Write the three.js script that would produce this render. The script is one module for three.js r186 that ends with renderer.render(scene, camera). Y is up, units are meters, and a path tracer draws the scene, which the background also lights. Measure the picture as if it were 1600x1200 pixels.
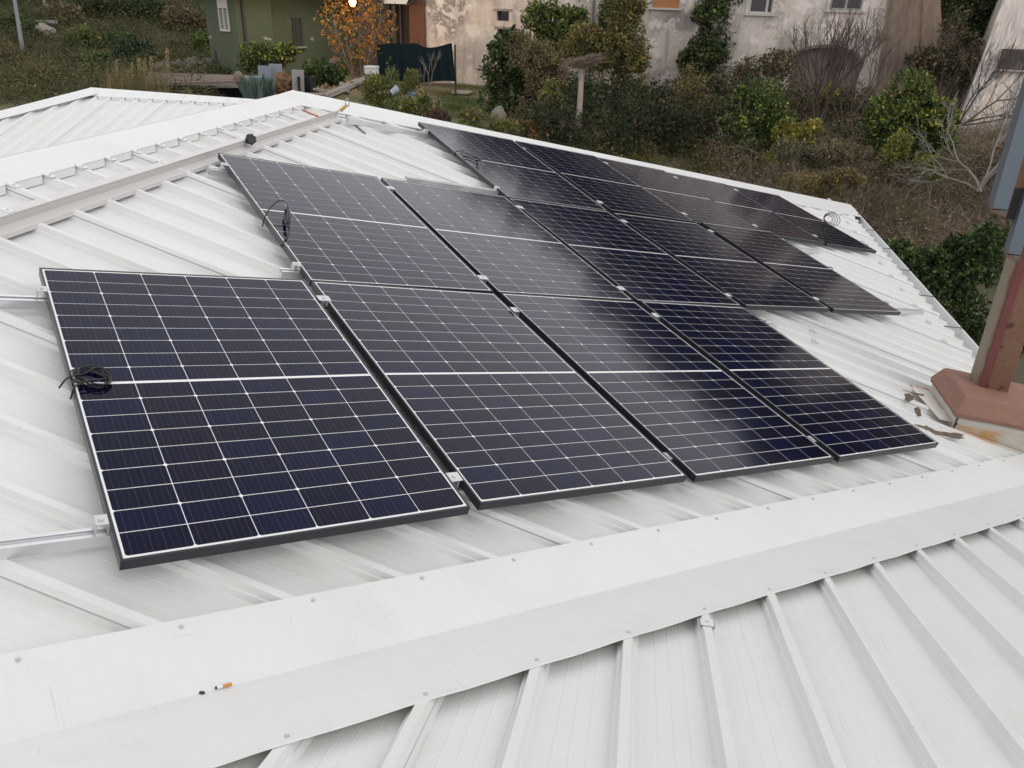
import * as THREE from 'three';
import { mergeGeometries } from 'three/addons/utils/BufferGeometryUtils.js';
import { RoundedBoxGeometry } from 'three/addons/geometries/RoundedBoxGeometry.js';
import { ImprovedNoise } from 'three/addons/math/ImprovedNoise.js';

// ---------------------------------------------------------------- camera, sky, sun, exposure
const scene = new THREE.Scene();
const renderer = new THREE.WebGLRenderer({ antialias: true });
renderer.setSize(1024, 768);
renderer.toneMapping = THREE.LinearToneMapping;
renderer.toneMappingExposure = 1.14;
renderer.shadowMap.enabled = true;
const camera = new THREE.PerspectiveCamera(51.68, 4 / 3, 0.05, 600);
const EYE = new THREE.Vector3(1.064236, 1.595636, 1.189938);
const RIGHT = new THREE.Vector3(0.983547, 0.027206, -0.17859), DOWN = new THREE.Vector3(0.101879, -0.89992, 0.423986), FWD = new THREE.Vector3(-0.149181, -0.435205, -0.887886);
camera.position.copy(EYE);
camera.quaternion.setFromRotationMatrix(new THREE.Matrix4().makeBasis(RIGHT, DOWN.clone().negate(), FWD.clone().negate()));
scene.add(camera);
const perlin = new ImprovedNoise();
const noise = (x, y, z = 0) => perlin.noise(x + 31.7, y + 17.3, z + 5.1);
const fbm = (x, y, z = 0, o = 4) => { let s = 0, a = 0.5, f = 1; for (let i = 0; i < o; i++) { s += a * noise(x * f, y * f, z * f); a *= 0.5; f *= 2.03; } return s; };
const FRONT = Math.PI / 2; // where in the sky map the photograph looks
{ // an overcast sky, made brighter ahead and low to shape reflections, warmer low down
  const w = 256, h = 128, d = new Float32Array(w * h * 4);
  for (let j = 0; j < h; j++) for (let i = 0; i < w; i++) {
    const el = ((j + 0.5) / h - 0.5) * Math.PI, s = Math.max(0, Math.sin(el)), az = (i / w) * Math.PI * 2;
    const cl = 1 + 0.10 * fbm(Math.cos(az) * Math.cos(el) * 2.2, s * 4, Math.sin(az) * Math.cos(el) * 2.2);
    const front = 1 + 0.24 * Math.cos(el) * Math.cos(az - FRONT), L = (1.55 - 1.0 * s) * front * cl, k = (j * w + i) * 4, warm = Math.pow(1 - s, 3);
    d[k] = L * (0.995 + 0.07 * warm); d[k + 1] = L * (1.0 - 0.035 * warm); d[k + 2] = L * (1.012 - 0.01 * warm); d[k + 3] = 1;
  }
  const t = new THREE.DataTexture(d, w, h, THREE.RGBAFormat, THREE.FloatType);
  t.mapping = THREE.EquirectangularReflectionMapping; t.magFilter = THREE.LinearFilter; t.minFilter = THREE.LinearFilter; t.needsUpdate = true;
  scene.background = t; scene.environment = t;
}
const sun = new THREE.DirectionalLight(0xfff8f0, 0.65);
sun.position.set(22, 30, 10); sun.target.position.set(0, 0, -6); sun.castShadow = true; sun.shadow.radius = 55;
sun.shadow.mapSize.set(2048, 2048); Object.assign(sun.shadow.camera, { left: -40, right: 40, top: 40, bottom: -40, near: 1, far: 120 });
scene.add(sun); scene.add(sun.target);

// ---------------------------------------------------------------- helpers
let seed = 7;
const rnd = () => { seed = (seed + 0x6d2b79f5) | 0; let t = Math.imul(seed ^ (seed >>> 15), 1 | seed); t = (t + Math.imul(t ^ (t >>> 7), 61 | t)) ^ t; return ((t ^ (t >>> 14)) >>> 0) / 4294967296; };
const rr = (a, b) => a + (b - a) * rnd();
const V = (x, y, z) => new THREE.Vector3(x, y, z);
const lerp = (a, b, t) => a + (b - a) * t, clamp = (x, a, b) => Math.min(b, Math.max(a, x));
const smooth = (a, b, x) => { const t = clamp((x - a) / (b - a), 0, 1); return t * t * (3 - 2 * t); };
const used = new Map();
const numbered = (n) => { const k = used.get(n) || 0; used.set(n, k + 1); return k ? `${n}_${String(k).padStart(3, '0')}` : n; };
function tag(o, label, category, group, kind) { o.userData.label = label; if (category) o.userData.category = category; if (group) o.userData.group = group; if (kind) o.userData.kind = kind; return o; }
function thing(name, label, category, pos, group) {
  const o = new THREE.Group(); o.name = numbered(name); scene.add(o); if (pos) o.position.copy(pos);
  return tag(o, label, category, group);
}
function mesh(name, geo, m, parent = scene) {
  const o = new THREE.Mesh(geo, m); o.name = parent === scene ? numbered(name) : name; o.castShadow = o.receiveShadow = true; parent.add(o); return o;
}
const single = (name, label, category, geo, m, pos, group) => { const o = mesh(name, geo, m); if (pos) o.position.copy(pos); return tag(o, label, category, group); };
const merge = (l) => mergeGeometries(l.map((g) => (g.index ? g.toNonIndexed() : g)).map((g) => { for (const k of Object.keys(g.attributes)) if (!['position', 'normal', 'uv'].includes(k)) g.deleteAttribute(k); return g; }));
const bx = (w, h, d, x = 0, y = 0, z = 0, rx = 0, ry = 0, rz = 0) => { const g = new THREE.BoxGeometry(w, h, d); if (rx || ry || rz) g.applyMatrix4(new THREE.Matrix4().makeRotationFromEuler(new THREE.Euler(rx, ry, rz))); g.translate(x, y, z); return g; };
const rbx = (w, h, d, r, x = 0, y = 0, z = 0) => { const g = new RoundedBoxGeometry(w, h, d, 2, r); g.translate(x, y, z); return g; };
const cyl = (r0, r1, h, n, x = 0, y = 0, z = 0) => { const g = new THREE.CylinderGeometry(r0, r1, h, n); g.translate(x, y, z); return g; };
const tube = (pts, r, seg = 24, rad = 6, closed = false) => new THREE.TubeGeometry(new THREE.CatmullRomCurve3(pts, closed), seg, r, rad, closed);
const bar = (a, b, w, h, up = V(0, 1, 0)) => { // a box from a to b
  const d = b.clone().sub(a), L = d.length(); d.normalize();
  const s = d.clone().cross(up).normalize(), u = s.clone().cross(d).normalize();
  const g = new THREE.BoxGeometry(w, h, L); g.applyMatrix4(new THREE.Matrix4().makeBasis(s, u, d.clone().negate()).setPosition(a.clone().add(b).multiplyScalar(0.5))); return g;
};
class Tri { // a soup of triangles with colours
  constructor() { this.p = []; this.c = []; this.uv = []; }
  t(a, b, c, k, ua, ub, uc) { this.p.push(a.x, a.y, a.z, b.x, b.y, b.z, c.x, c.y, c.z); if (k) for (let i = 0; i < 3; i++) this.c.push(k[0], k[1], k[2]); if (ua) this.uv.push(...ua, ...ub, ...uc); }
  q(a, b, c, d, k, uv) { this.t(a, b, c, k, ...(uv ? [uv[0], uv[1], uv[2]] : [])); this.t(a, c, d, k, ...(uv ? [uv[0], uv[2], uv[3]] : [])); }
  get n() { return this.p.length / 9; }
  geo() {
    const g = new THREE.BufferGeometry(); g.setAttribute('position', new THREE.Float32BufferAttribute(this.p, 3));
    if (this.c.length) g.setAttribute('color', new THREE.Float32BufferAttribute(this.c, 3));
    if (this.uv.length) g.setAttribute('uv', new THREE.Float32BufferAttribute(this.uv, 2));
    g.computeVertexNormals(); return g;
  }
}
const lin = (r, g, b) => new THREE.Color().setRGB(r, g, b);
const std = (c, rough = 0.8, o = {}) => new THREE.MeshStandardMaterial({ color: Array.isArray(c) ? lin(...c) : c, roughness: rough, side: THREE.DoubleSide, ...o });
function tex(w, h, f, srgb = false, rx = 1, ry = 1) { // f(u, v) -> [r, g, b] (0..1, linear unless srgb)
  const d = new Uint8Array(w * h * 4);
  for (let j = 0; j < h; j++) for (let i = 0; i < w; i++) { const c = f(i / w, j / h, i, j), k = (j * w + i) * 4; for (let n = 0; n < 3; n++) { let v = clamp(c[n], 0, 1); if (srgb) v = v <= 0.0031308 ? v * 12.92 : 1.055 * Math.pow(v, 1 / 2.4) - 0.055; d[k + n] = Math.round(v * 255); } d[k + 3] = 255; }
  const t = new THREE.DataTexture(d, w, h); t.wrapS = t.wrapT = THREE.RepeatWrapping; t.magFilter = THREE.LinearFilter; t.minFilter = THREE.LinearMipmapLinearFilter; t.generateMipmaps = true; t.repeat.set(rx, ry);
  if (srgb) t.colorSpace = THREE.SRGBColorSpace; t.needsUpdate = true; return t;
}
const tiled = (x, y, p, o = 4, s = 0) => { // noise that repeats every 1 in u, v
  const a = x * Math.PI * 2, b = y * Math.PI * 2; return fbm(Math.cos(a) * p, Math.sin(a) * p + Math.cos(b) * p, Math.sin(b) * p + s, o);
};
const at = (px, py, depth) => EYE.clone().addScaledVector(FWD, depth).addScaledVector(RIGHT, ((px - 800) / 1239) * depth).addScaledVector(DOWN, ((py - 600) / 1239) * depth);
const F = 1239;

// ---------------------------------------------------------------- ground
function H(x, z) {
  const d = -z, k = smooth(14.5, lerp(19.5, 29, smooth(-2.5, 4, x)), d), r = Math.hypot(x - 1, z - 1);
  let y = lerp(-4.9, -1.95, k) + 0.22 * fbm(x * 0.13, z * 0.13) * smooth(10, 30, r) + 0.1 * noise(x * 0.6, z * 0.6);
  y -= 0.25 * smooth(2, 8, x) * k;
  const q = Math.max(0, Math.min(r, 134) - 46) * smooth(4, -22, z);
  return y + 0.044 * Math.pow(q, 1.5) + (r > 60 ? 1.2 * fbm(x * 0.05, z * 0.05) * smooth(60, 100, r) : 0);
}
function gp(px, py) { // where the line of sight meets the ground
  let lo = 8; const d = at(px, py, 1).sub(EYE);
  for (let s = 8; s < 160; s += 0.25) { const p = EYE.clone().addScaledVector(d, s); if (p.y < H(p.x, p.z)) return p.setY(H(p.x, p.z)); lo = s; }
  return EYE.clone().addScaledVector(d, lo);
}
const onGround = (p, dy = 0) => V(p.x, H(p.x, p.z) + dy, p.z);
{
  const n = 230, T = [], I = [], C = [];
  const span = (t) => Math.sign(t) * (30 * Math.abs(t) + 240 * Math.pow(Math.abs(t), 3));
  for (let j = 0; j <= n; j++) for (let i = 0; i <= n; i++) {
    const x = span(i / n * 2 - 1), z = -24 + span(j / n * 2 - 1); T.push(x, H(x, z), z);
    const a = fbm(x * 0.25, z * 0.25), b = fbm(x * 0.9 + 9, z * 0.9), r = Math.hypot(x, z);
    const green = [0.08, 0.1, 0.032], dry = [0.17, 0.135, 0.085], soil = [0.07, 0.058, 0.042];
    let g = smooth(-0.15, 0.2, a + 0.35 * b), s = smooth(0.02, 0.3, b - a * 0.5);
    const wild = smooth(-4, 0, x); g = lerp(g, 0.5, wild * 0.5); s = lerp(s, 0.8, wild);
    const far = smooth(52, 66, r);
    for (let k = 0; k < 3; k++) C.push(lerp(lerp(lerp(dry[k], green[k], g), soil[k], s * 0.7), [0.02, 0.024, 0.013][k] * (1 + 0.7 * a), far));
  }
  for (let j = 0; j < n; j++) for (let i = 0; i < n; i++) { const a = j * (n + 1) + i; I.push(a, a + n + 1, a + 1, a + 1, a + n + 1, a + n + 2); }
  const g = new THREE.BufferGeometry(); g.setAttribute('position', new THREE.Float32BufferAttribute(T, 3)); g.setAttribute('color', new THREE.Float32BufferAttribute(C, 3)); g.setIndex(I); g.computeVertexNormals();
  tag(mesh('ground', g, new THREE.MeshStandardMaterial({ vertexColors: true, roughness: 1 })), 'garden ground and hillside of grass, dry scrub and bare soil', null, null, 'structure');
}

// ---------------------------------------------------------------- the white metal roof
const TH = 17.5 * Math.PI / 180, TT = Math.tan(TH), CT = Math.cos(TH), ST = Math.sin(TH);
const PITCH = 0.2575, RIDGE = -2.31, HIP = -8.5, EAVE = 4.2;
const dirt = tex(1024, 1024, (u, v) => { // faint rain streaks, dust and specks on white paint
  const st = tiled(u * 1, v * 1, 1.6, 4), run = fbm(Math.cos(u * 6.283) * 22, Math.sin(u * 6.283) * 22, Math.cos(v * 6.283) * 0.5, 3), sp = tiled(u + 0.3, v + 0.7, 34, 2);
  const ln = fbm(Math.cos(u * 6.283) * 70, Math.sin(u * 6.283) * 70, Math.cos(v * 6.283) * 1.5, 2), gate = tiled(u + 0.2, v * 1 + 0.4, 5, 2);
  const k = 1 - 0.13 * smooth(0.26, 0.4, ln) * smooth(0.0, 0.22, gate) - 0.1 * Math.max(0, st) - 0.028 * Math.max(0, run) - (sp > 0.36 ? 0.14 * smooth(0.36, 0.48, sp) : 0);
  return [0.7 * k, 0.708 * k, 0.698 * k * (1 - 0.03 * Math.max(0, st))];
}, true);
const paint = new THREE.MeshPhysicalMaterial({ map: dirt, roughness: 0.42, side: THREE.DoubleSide, specularIntensity: 0.6 });
const smoothPaint = new THREE.MeshPhysicalMaterial({ map: dirt, color: lin(1.0, 1.0, 1.012), roughness: 0.36, side: THREE.DoubleSide, specularIntensity: 0.6 });
const steel = new THREE.MeshStandardMaterial({ color: lin(0.62, 0.63, 0.64), roughness: 0.45, metalness: 0.6 });
const washer = std([0.2, 0.2, 0.2], 0.7);
const PROFILE = [[-0.036, 0], [-0.0275, 0.0165], [-0.0215, 0.0178], [-0.013, 0.0385], [0.013, 0.0385], [0.0215, 0.0178], [0.0275, 0.0165], [0.036, 0], [0.0855, 0], [0.088, 0.0009], [0.0905, 0], [0.127, 0], [0.1295, 0.0009], [0.132, 0], [0.1685, 0], [0.171, 0.0009], [0.1735, 0]];
const house = thing('white_roof_house', 'house with a white ribbed metal roof that carries the solar panels', 'house', V(0, 0, 0));
function sheet(o, s, c, n, c0, cols, S, E, lift) { // one roof sheet: profile points cols [[across, height]], from S(across) to E(across) down the slope
  const t = new Tri(); let prev = null;
  for (const [a, h] of cols) {
    const s0 = S(c0 + a), s1 = Math.max(s0, E(c0 + a)), hh = h + lift;
    const P = (q) => o.clone().addScaledVector(s, q).addScaledVector(c, c0 + a).addScaledVector(n, hh);
    const now = { a: P(s0), b: P(s1), s0, s1, u: c0 + a };
    if (prev && (prev.s1 - prev.s0 > 0.002 || now.s1 - now.s0 > 0.002)) {
      const m = 6; // a few rows, slightly uneven
      for (let i = 0; i < m; i++) { const f = i / m, g = (i + 1) / m, A = prev.a.clone().lerp(prev.b, f), B = prev.a.clone().lerp(prev.b, g), C = now.a.clone().lerp(now.b, g), D = now.a.clone().lerp(now.b, f);
        t.q(A, B, C, D, null, [[prev.u, lerp(prev.s0, prev.s1, f)], [prev.u, lerp(prev.s0, prev.s1, g)], [now.u, lerp(now.s0, now.s1, g)], [now.u, lerp(now.s0, now.s1, f)]].map(([x, y]) => [x / 2.1, y / 3.3])); }
    }
    prev = now;
  }
  return t.n ? t.geo() : null;
}
function facet(o, s, c, n, first, from, to, S, E) { // sheets of four ribs; each one laps over the first rib of the next
  for (let k = from; k < to; k++) {
    const c0 = first + k * 4 * PITCH, cols = [];
    for (let r = 0; r < 4; r++) for (const [a, h] of PROFILE) cols.push([r * PITCH + a, h]);
    for (const [a, h] of PROFILE.slice(0, 5)) cols.push([4 * PITCH + a * 1.06, h + 0.003]);
    cols.push([4 * PITCH + 0.0262, 0.0245]);
    const g = sheet(o, s, c, n, c0, cols, S, E, 0.0004 * (k % 2));
    if (g) mesh('roof_sheet', g, paint, house);
  }
}
const NM = V(ST, CT, 0), NN = V(0, CT, -ST), NL = V(0, CT, ST);
const ZR = -0.24 - 52 * PITCH, XR = 0.617 - 12 * PITCH, LX = -7.19 - 12 * PITCH;
facet(V(0, 0, 0), V(CT, -ST, 0), V(0, 0, 1), NM, ZR, 0, 14, (z) => Math.max(RIDGE, HIP - z) / CT, (z) => Math.min(EAVE, -z - 0.29) / CT); // slope with the panels
facet(V(0, 0, 0), V(0, -ST, -CT), V(1, 0, 0), NN, XR, 0, 9, () => -2.31 / CT, (x) => Math.min(4.35, x - 0.31) / CT); // slope nearest to the camera
const LZ = -11.9, LY = -0.05;
facet(V(0, LY, LZ), V(0, -ST, CT), V(1, 0, 0), NL, LX, 0, 6, (x) => Math.max(0, -20.6 - x - LZ) / CT, (x) => Math.max(0, Math.min(4.4, -16.5 - x - LZ)) / CT); // wing on the left
{ // slopes that face away
  const t = new Tri();
  const Y = (x, z) => -TT * x;
  t.q(V(RIDGE, 0.728, HIP - RIDGE), V(4.5, -TT * 4.5, HIP - 4.5), V(4.5, -TT * 4.5, HIP - 4.5 - 0.02), V(-6.7, -TT * 4.5, HIP - 4.52), null);
  t.t(V(RIDGE, 0.728, HIP - RIDGE), V(-6.7, -TT * 4.5, HIP - 4.5), V(-5.6, -0.3, -9.2), null);
  t.q(V(RIDGE, 0.728, 2.31), V(RIDGE, 0.728, HIP - RIDGE), V(-6.5, -0.6, -9.6), V(-6.5, -0.6, 2.31), null);
  t.q(V(-8.7, LY, LZ), V(-4.7, LY, LZ), V(-4.7, -1.3, -15.9), V(-12.7, -1.3, -15.9), null);
  t.t(V(-8.7, LY, LZ), V(-12.7, -1.3, -15.9), V(-12.7, -1.3, -7.9), null);
  mesh('back_slope', t.geo(), paint, house);
  const w = [];
  w.push(bx(0.3, 3.5, 8.6, 3.85, -3.25, -8.4), bx(13, 3.4, 0.3, -2.5, -3.3, -12.4), bx(0.3, 3.6, 8, -12, -3.2, -11.9), bx(4, 3.4, 0.3, 6, -3.3, -3.9), bx(0.3, 3.6, 6.2, 8.0, -3.2, -0.8));
  mesh('wall', merge(w), std([0.55, 0.53, 0.48], 0.9), house);
}
const valleyPt = (t, sum, side, h) => { const x = t + sum / 2, z = -t + sum / 2; return V(x, (side ? TT * z : -TT * x) + h / CT, z); };
const hipPt = (t, sum, h, back) => { const x = t + (sum - HIP) / 2, z = HIP - t + (sum - HIP) / 2; return V(x, (back ? TT * (z - HIP) : -TT * x) + h / CT, z); };
function strip(rows, m, uvs = 2.1) { // rows of points -> a sheet of quads, uv in metres
  const t = new Tri();
  for (let i = 0; i + 1 < rows.length; i++) for (let j = 0; j + 1 < rows[i].length; j++) {
    const a = rows[i][j], b = rows[i][j + 1], c = rows[i + 1][j + 1], d = rows[i + 1][j];
    const U = (p) => [(p.x - p.z) / uvs / 1.4 + 0.37, (p.x + p.z) / uvs + p.y + 0.2];
    t.q(a, b, c, d, null, [U(a), U(b), U(c), U(d)]);
  }
  return t.geo();
}
const screwGeo = merge([cyl(0.0066, 0.0066, 0.0016, 14, 0, 0.0008, 0), cyl(0.0036, 0.004, 0.004, 6, 0, 0.0035, 0)]);
const screwG2 = cyl(0.0045, 0.0055, 0.006, 8, 0, 0.004, 0);
const screw = (p, n, parent) => { const o = mesh('screw', screwGeo, steel, parent); o.position.copy(p); o.quaternion.setFromUnitVectors(V(0, 1, 0), n); return o; };
{ // valley flashing: two plates folded along the valley, its edges lying on the ribs
  const rows = [], t0 = -3.1, t1 = 6.6, n = 150;
  for (let i = 0; i <= n; i++) {
    const t = lerp(t0, t1, i / n), wob = 0.006 * fbm(t * 2.1, 3.3), x = t + 0.2, w2 = 0.385 + 0.028 * smooth(1.2, 3.4, x);
    const dip = (q) => 0.0045 * (1 - Math.cos((q - 0.617) / PITCH * Math.PI * 2)) / 2;
    const A = valleyPt(t, -0.352 + wob * 0.6, 0, 0.0437), A0 = valleyPt(t, -0.354 + wob * 0.6, 0, 0.034), Bc = valleyPt(t, -0.032, 0, 0.031), Cc = valleyPt(t, w2 + wob, 1, 0.0445 - dip(x)), C0 = valleyPt(t, w2 + 0.004 + wob, 1, 0.0405 - dip(x));
    const b1 = A.clone().lerp(Bc, 0.5), b2 = Bc.clone().lerp(Cc, 0.5); b1.y += 0.006 * fbm(t * 1.7, 8); b2.y += 0.006 * fbm(t * 1.4, 12);
    rows.push([A0, A, b1, Bc.clone().add(V(-0.002, 0, -0.002)), Bc.clone().add(V(0.0, -0.0025, 0.0)), Bc.clone().add(V(0.002, 0, 0.002)), b2, Cc, C0]);
  }
  const f = mesh('valley_flashing', strip(rows), smoothPaint, house);
  for (let k = -6; k < 15; k++) { const z = -0.24 - k * PITCH, t = -z - 0.335 / 2 ; screw(valleyPt(t + 0.03, -0.318, 0, 0.0437), NM, f); }
  for (let k = -5; k < 14; k++) { const x = 0.617 + k * PITCH, w2 = 0.385 + 0.028 * smooth(1.2, 3.4, x); screw(valleyPt(x - (w2 - 0.03) / 2, w2 - 0.03, 1, 0.044), NN, f); }
  for (const t of [-0.02, 0.85, 1.55, 2.3]) screw(valleyPt(t, 0.0, 0, 0.03), NM, f).scale.setScalar(0.6);
}
const flap = (a, b, drop, out, parent, inset = 0.03) => { // a tongue of the flashing folded down between two ribs
  const d = b.clone().sub(a), u = d.clone().normalize(), A = a.clone().addScaledVector(u, inset), B = b.clone().addScaledVector(u, -inset), A1 = A.clone().addScaledVector(u, 0.018).add(drop).add(out), B1 = B.clone().addScaledVector(u, -0.018).add(drop).add(out);
  const th = out.clone().normalize().multiplyScalar(-0.0015), t = new Tri();
  t.q(A, B, B1, A1); t.q(A.clone().add(th), A1.clone().add(th), B1.clone().add(th), B.clone().add(th)); t.q(A1, B1, B1.clone().add(th), A1.clone().add(th));
  const g = t.geo(); g.setAttribute('uv', new THREE.Float32BufferAttribute(new Float32Array(t.n * 6), 2));
  return mesh('flashing_flap', g, smoothPaint, parent);
};
{ // ridge flashing with folded tongues, a tab on each rib
  const rows = [], n = 60;
  for (let i = 0; i <= n; i++) { const z = lerp(2.6, HIP - RIDGE, i / n), P = (x, h) => V(x, -TT * x + h / CT, z); rows.push([P(-2.095, 0.0405), P(-2.2, 0.0475), P(RIDGE, 0.05), V(RIDGE - 0.1, P(RIDGE, 0.05).y - 0.02, z), V(RIDGE - 0.24, P(RIDGE, 0.05).y - 0.055, z)]); }
  const f = mesh('ridge_flashing', strip(rows), smoothPaint, house);
  const X = -2.093, P = (z, h, x = X) => V(x, -TT * x + h / CT, z);
  for (let k = -8; k < 23; k++) {
    const z = -0.24 - k * PITCH; if (z < -5.85 || z > 2) continue;
    if (z - PITCH > -5.95) flap(P(z, 0.0395), P(z - PITCH, 0.0395), NM.clone().multiplyScalar(-0.034), V(CT, -ST, 0).multiplyScalar(0.018), f);
    const tab = merge([bx(0.062, 0.003, 0.036), bx(0.05, 0.016, 0.0022, 0, -0.008, 0.0195, 0.35), bx(0.05, 0.016, 0.0022, 0, -0.008, -0.0195, -0.35)]);
    const o = mesh('rib_tab', tab, smoothPaint, f); o.position.copy(P(z, 0.0445, -2.075)); o.rotation.z = -TH;
    screw(P(z, 0.0465, -2.07), NM, f);
  }
}
{ // hip flashing at the back
  const rows = [], n = 60;
  for (let i = 0; i <= n; i++) {
    const t = lerp(RIDGE - 0.02, 4.34, i / n), lo = lerp(-7.93, -7.68, i / n), w = 0.004 * fbm(t * 2, 1);
    const Q = (sum, h, back) => { const z = sum - t; return V(t, (back ? TT * (z - HIP) : -TT * t) + h / CT, z); };
    rows.push([Q(lo + w, 0.036), Q(lo + w, 0.0405), Q(lerp(lo, HIP, 0.5), 0.044), Q(HIP, 0.052), Q(HIP - 0.4, 0.045, 1), Q(HIP - 0.75, 0.04, 1)]);
  }
  const f = mesh('hip_flashing', strip(rows), smoothPaint, house);
  for (let k = 22; k < 51; k++) {
    const z = -0.24 - k * PITCH, fr = clamp((-z - 6) / 6.6, 0, 1), lo = lerp(-7.93, -7.68, fr), Q = (zz) => { const x = lo - zz; return V(x, -TT * x + 0.039 / CT, zz); };
    if (lo - z > 4.1 || lo - z < -2.05) continue;
    flap(Q(z), Q(z - PITCH), NM.clone().multiplyScalar(-0.036), V(0.012, 0, 0.012), f, 0.045);
  }
  const rows2 = [], rows3 = [];
  for (let i = 0; i <= 24; i++) { const x = lerp(-8.78, -4.6, i / 24); rows2.push([V(x, LY - 0.003 + 0.0, LZ + 0.21).setY(LY - TT * 0.21 + 0.0425), V(x, lerp(0.03, -0.045, i / 24), LZ - 0.1), V(x, -0.12, LZ - 0.4)]); }
  const f2 = mesh('wing_ridge_flashing', strip(rows2), smoothPaint, house);
  for (let k = 0; k < 22; k++) { const x = LX + k * PITCH; if (x < -8.7 || x > -5.2) continue; flap(V(x, LY - TT * 0.21 + 0.041, LZ + 0.21), V(x + PITCH, LY - TT * 0.21 + 0.041, LZ + 0.21), NL.clone().multiplyScalar(-0.036), V(0, -ST, CT).multiplyScalar(0.02), f2, 0.035); }
  for (let i = 0; i <= 24; i++) { const s = lerp(0, 3.4, i / 24), x = -8.76 - s, z = LZ - 0.1 + s, y = 0.03 - TT * s; rows3.push([V(x + 0.28, y - 0.075 + 0.005, z + 0.26), V(x, y, z), V(x - 0.28, y - 0.09, z - 0.26)]); }
  const f3 = mesh('wing_hip_flashing', strip(rows3), smoothPaint, house);
  for (let k = -14; k < 8; k++) { const x = LX + k * PITCH, Q = (xx) => V(xx, LY - TT * (-20.33 - xx - LZ) + 0.041, -20.33 - xx); if (x > -8.8) continue; flap(Q(x), Q(x + PITCH), NL.clone().multiplyScalar(-0.036), V(0.012, 0, 0.012), f3, 0.04); }
}
{ // gutter along the eave
  const pr = [[-0.02, 0.004], [-0.02, -0.09], [0.0, -0.1], [0.125, -0.1], [0.142, -0.085], [0.142, 0.012], [0.152, 0.016], [0.158, 0.008], [0.154, 0.0]], rows = [];
  const gy = -TT * EAVE - 0.012;
  for (const z of [-12.85, -10.8, -8.7, -6.6, -4.1]) rows.push(pr.map(([x, y]) => V(EAVE + x, gy + y, z)));
  const g = mesh('gutter', strip(rows), smoothPaint, house);
  mesh('end_cap', bx(0.17, 0.11, 0.004, EAVE + 0.066, gy - 0.045, -12.852), smoothPaint, g);
  for (let k = 0; k < 9; k++) mesh('gutter_bracket', merge([bx(0.17, 0.004, 0.022, EAVE + 0.066, gy + 0.018, -12.15 + k), bx(0.004, 0.05, 0.022, EAVE - 0.016, gy + 0.0, -12.15 + k)]), std([0.04, 0.04, 0.042], 0.5), g);
  mesh('fascia', bx(0.03, 0.22, 8.9, EAVE - 0.1, gy - 0.19, -8.5), std([0.3, 0.28, 0.25], 0.8), house);
}
const clipGeo = merge([bx(0.05, 0.003, 0.046, 0, 0.002, 0), bx(0.05, 0.02, 0.002, 0, -0.007, 0.026, 0.42), bx(0.05, 0.02, 0.002, 0, -0.007, -0.026, -0.42)]);
function saddle(p, n, turn) { const o = mesh('saddle_clip', clipGeo, smoothPaint, house); o.position.copy(p); o.quaternion.setFromUnitVectors(V(0, 1, 0), n).multiply(new THREE.Quaternion().setFromAxisAngle(V(0, 1, 0), turn)); screw(V(0, 0.0035, 0), V(0, 1, 0), o); return o; }
const mainAt = (x, z, h = 0) => V(x, -TT * x, z).addScaledVector(NM, h);
const ribZ = (k) => -0.24 - k * PITCH;
for (let k = 24; k < 50; k += 2) saddle(mainAt(3.93, ribZ(k), 0.0405), NM, 0);
for (const [x, k] of [[2.45, 19], [2.42, 18], [1.97, 10], [-1.93, 12], [-1.9, 17], [-1.92, 7]]) saddle(mainAt(x, ribZ(k), 0.0405), NM, 0);
{ const o = saddle(V(1.3895, TT * -0.92, -0.92).addScaledVector(NN, 0.041), NN, Math.PI / 2); o.scale.setScalar(0.95); }

// ---------------------------------------------------------------- solar panels
const PU = V(0.691802, -0.218124, -0.688355), PV = V(0.656495, -0.206992, 0.725374), PN = NM; // along a row, down a panel, out of the roof
const onRoof = (u, v, h) => V(0, 0, 0).addScaledVector(PU, u).addScaledVector(PV, v - 2.15).addScaledVector(PN, h); // h above the sheet
const PANEL_W = 1.134, PANEL_H = 1.722, TOP = 0.12;
const barTex = (base, line) => tex(256, 128, (u, v) => { // fine silver fingers and bars printed on a cell
  const n = 10, x = (u * n + 0.5) % 1, d = Math.abs(x - 0.5) * (0.182 / n), f = d < 0.00045 ? 0.75 : 0, g = 0.94 + 0.06 * Math.cos(v * 6.283 * 32);
  return base.map((c, k) => c * g * (1 - f) + line[k] * f);
}, true);
const glassy = (map) => new THREE.MeshPhysicalMaterial({ map, roughness: 0.1, ior: 1.265, specularIntensity: 0.8, specularColor: lin(0.75, 0.8, 1.0), side: THREE.DoubleSide });
const cellMats = [[0.0016, 0.003, 0.021], [0.0026, 0.003, 0.016], [0.0014, 0.0026, 0.0155], [0.0018, 0.0034, 0.024], [0.0026, 0.003, 0.0145]].map((c) => glassy(barTex(c, [0.06, 0.065, 0.085])));
const sheetMat = new THREE.MeshPhysicalMaterial({ color: lin(0.8, 0.8, 0.8), roughness: 0.1, ior: 1.265, specularIntensity: 0.8, specularColor: lin(0.75, 0.8, 1.0), side: THREE.DoubleSide });
const frameMat = new THREE.MeshPhysicalMaterial({ color: lin(0.028, 0.033, 0.04), roughness: 0.3, metalness: 0.3 });
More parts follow.
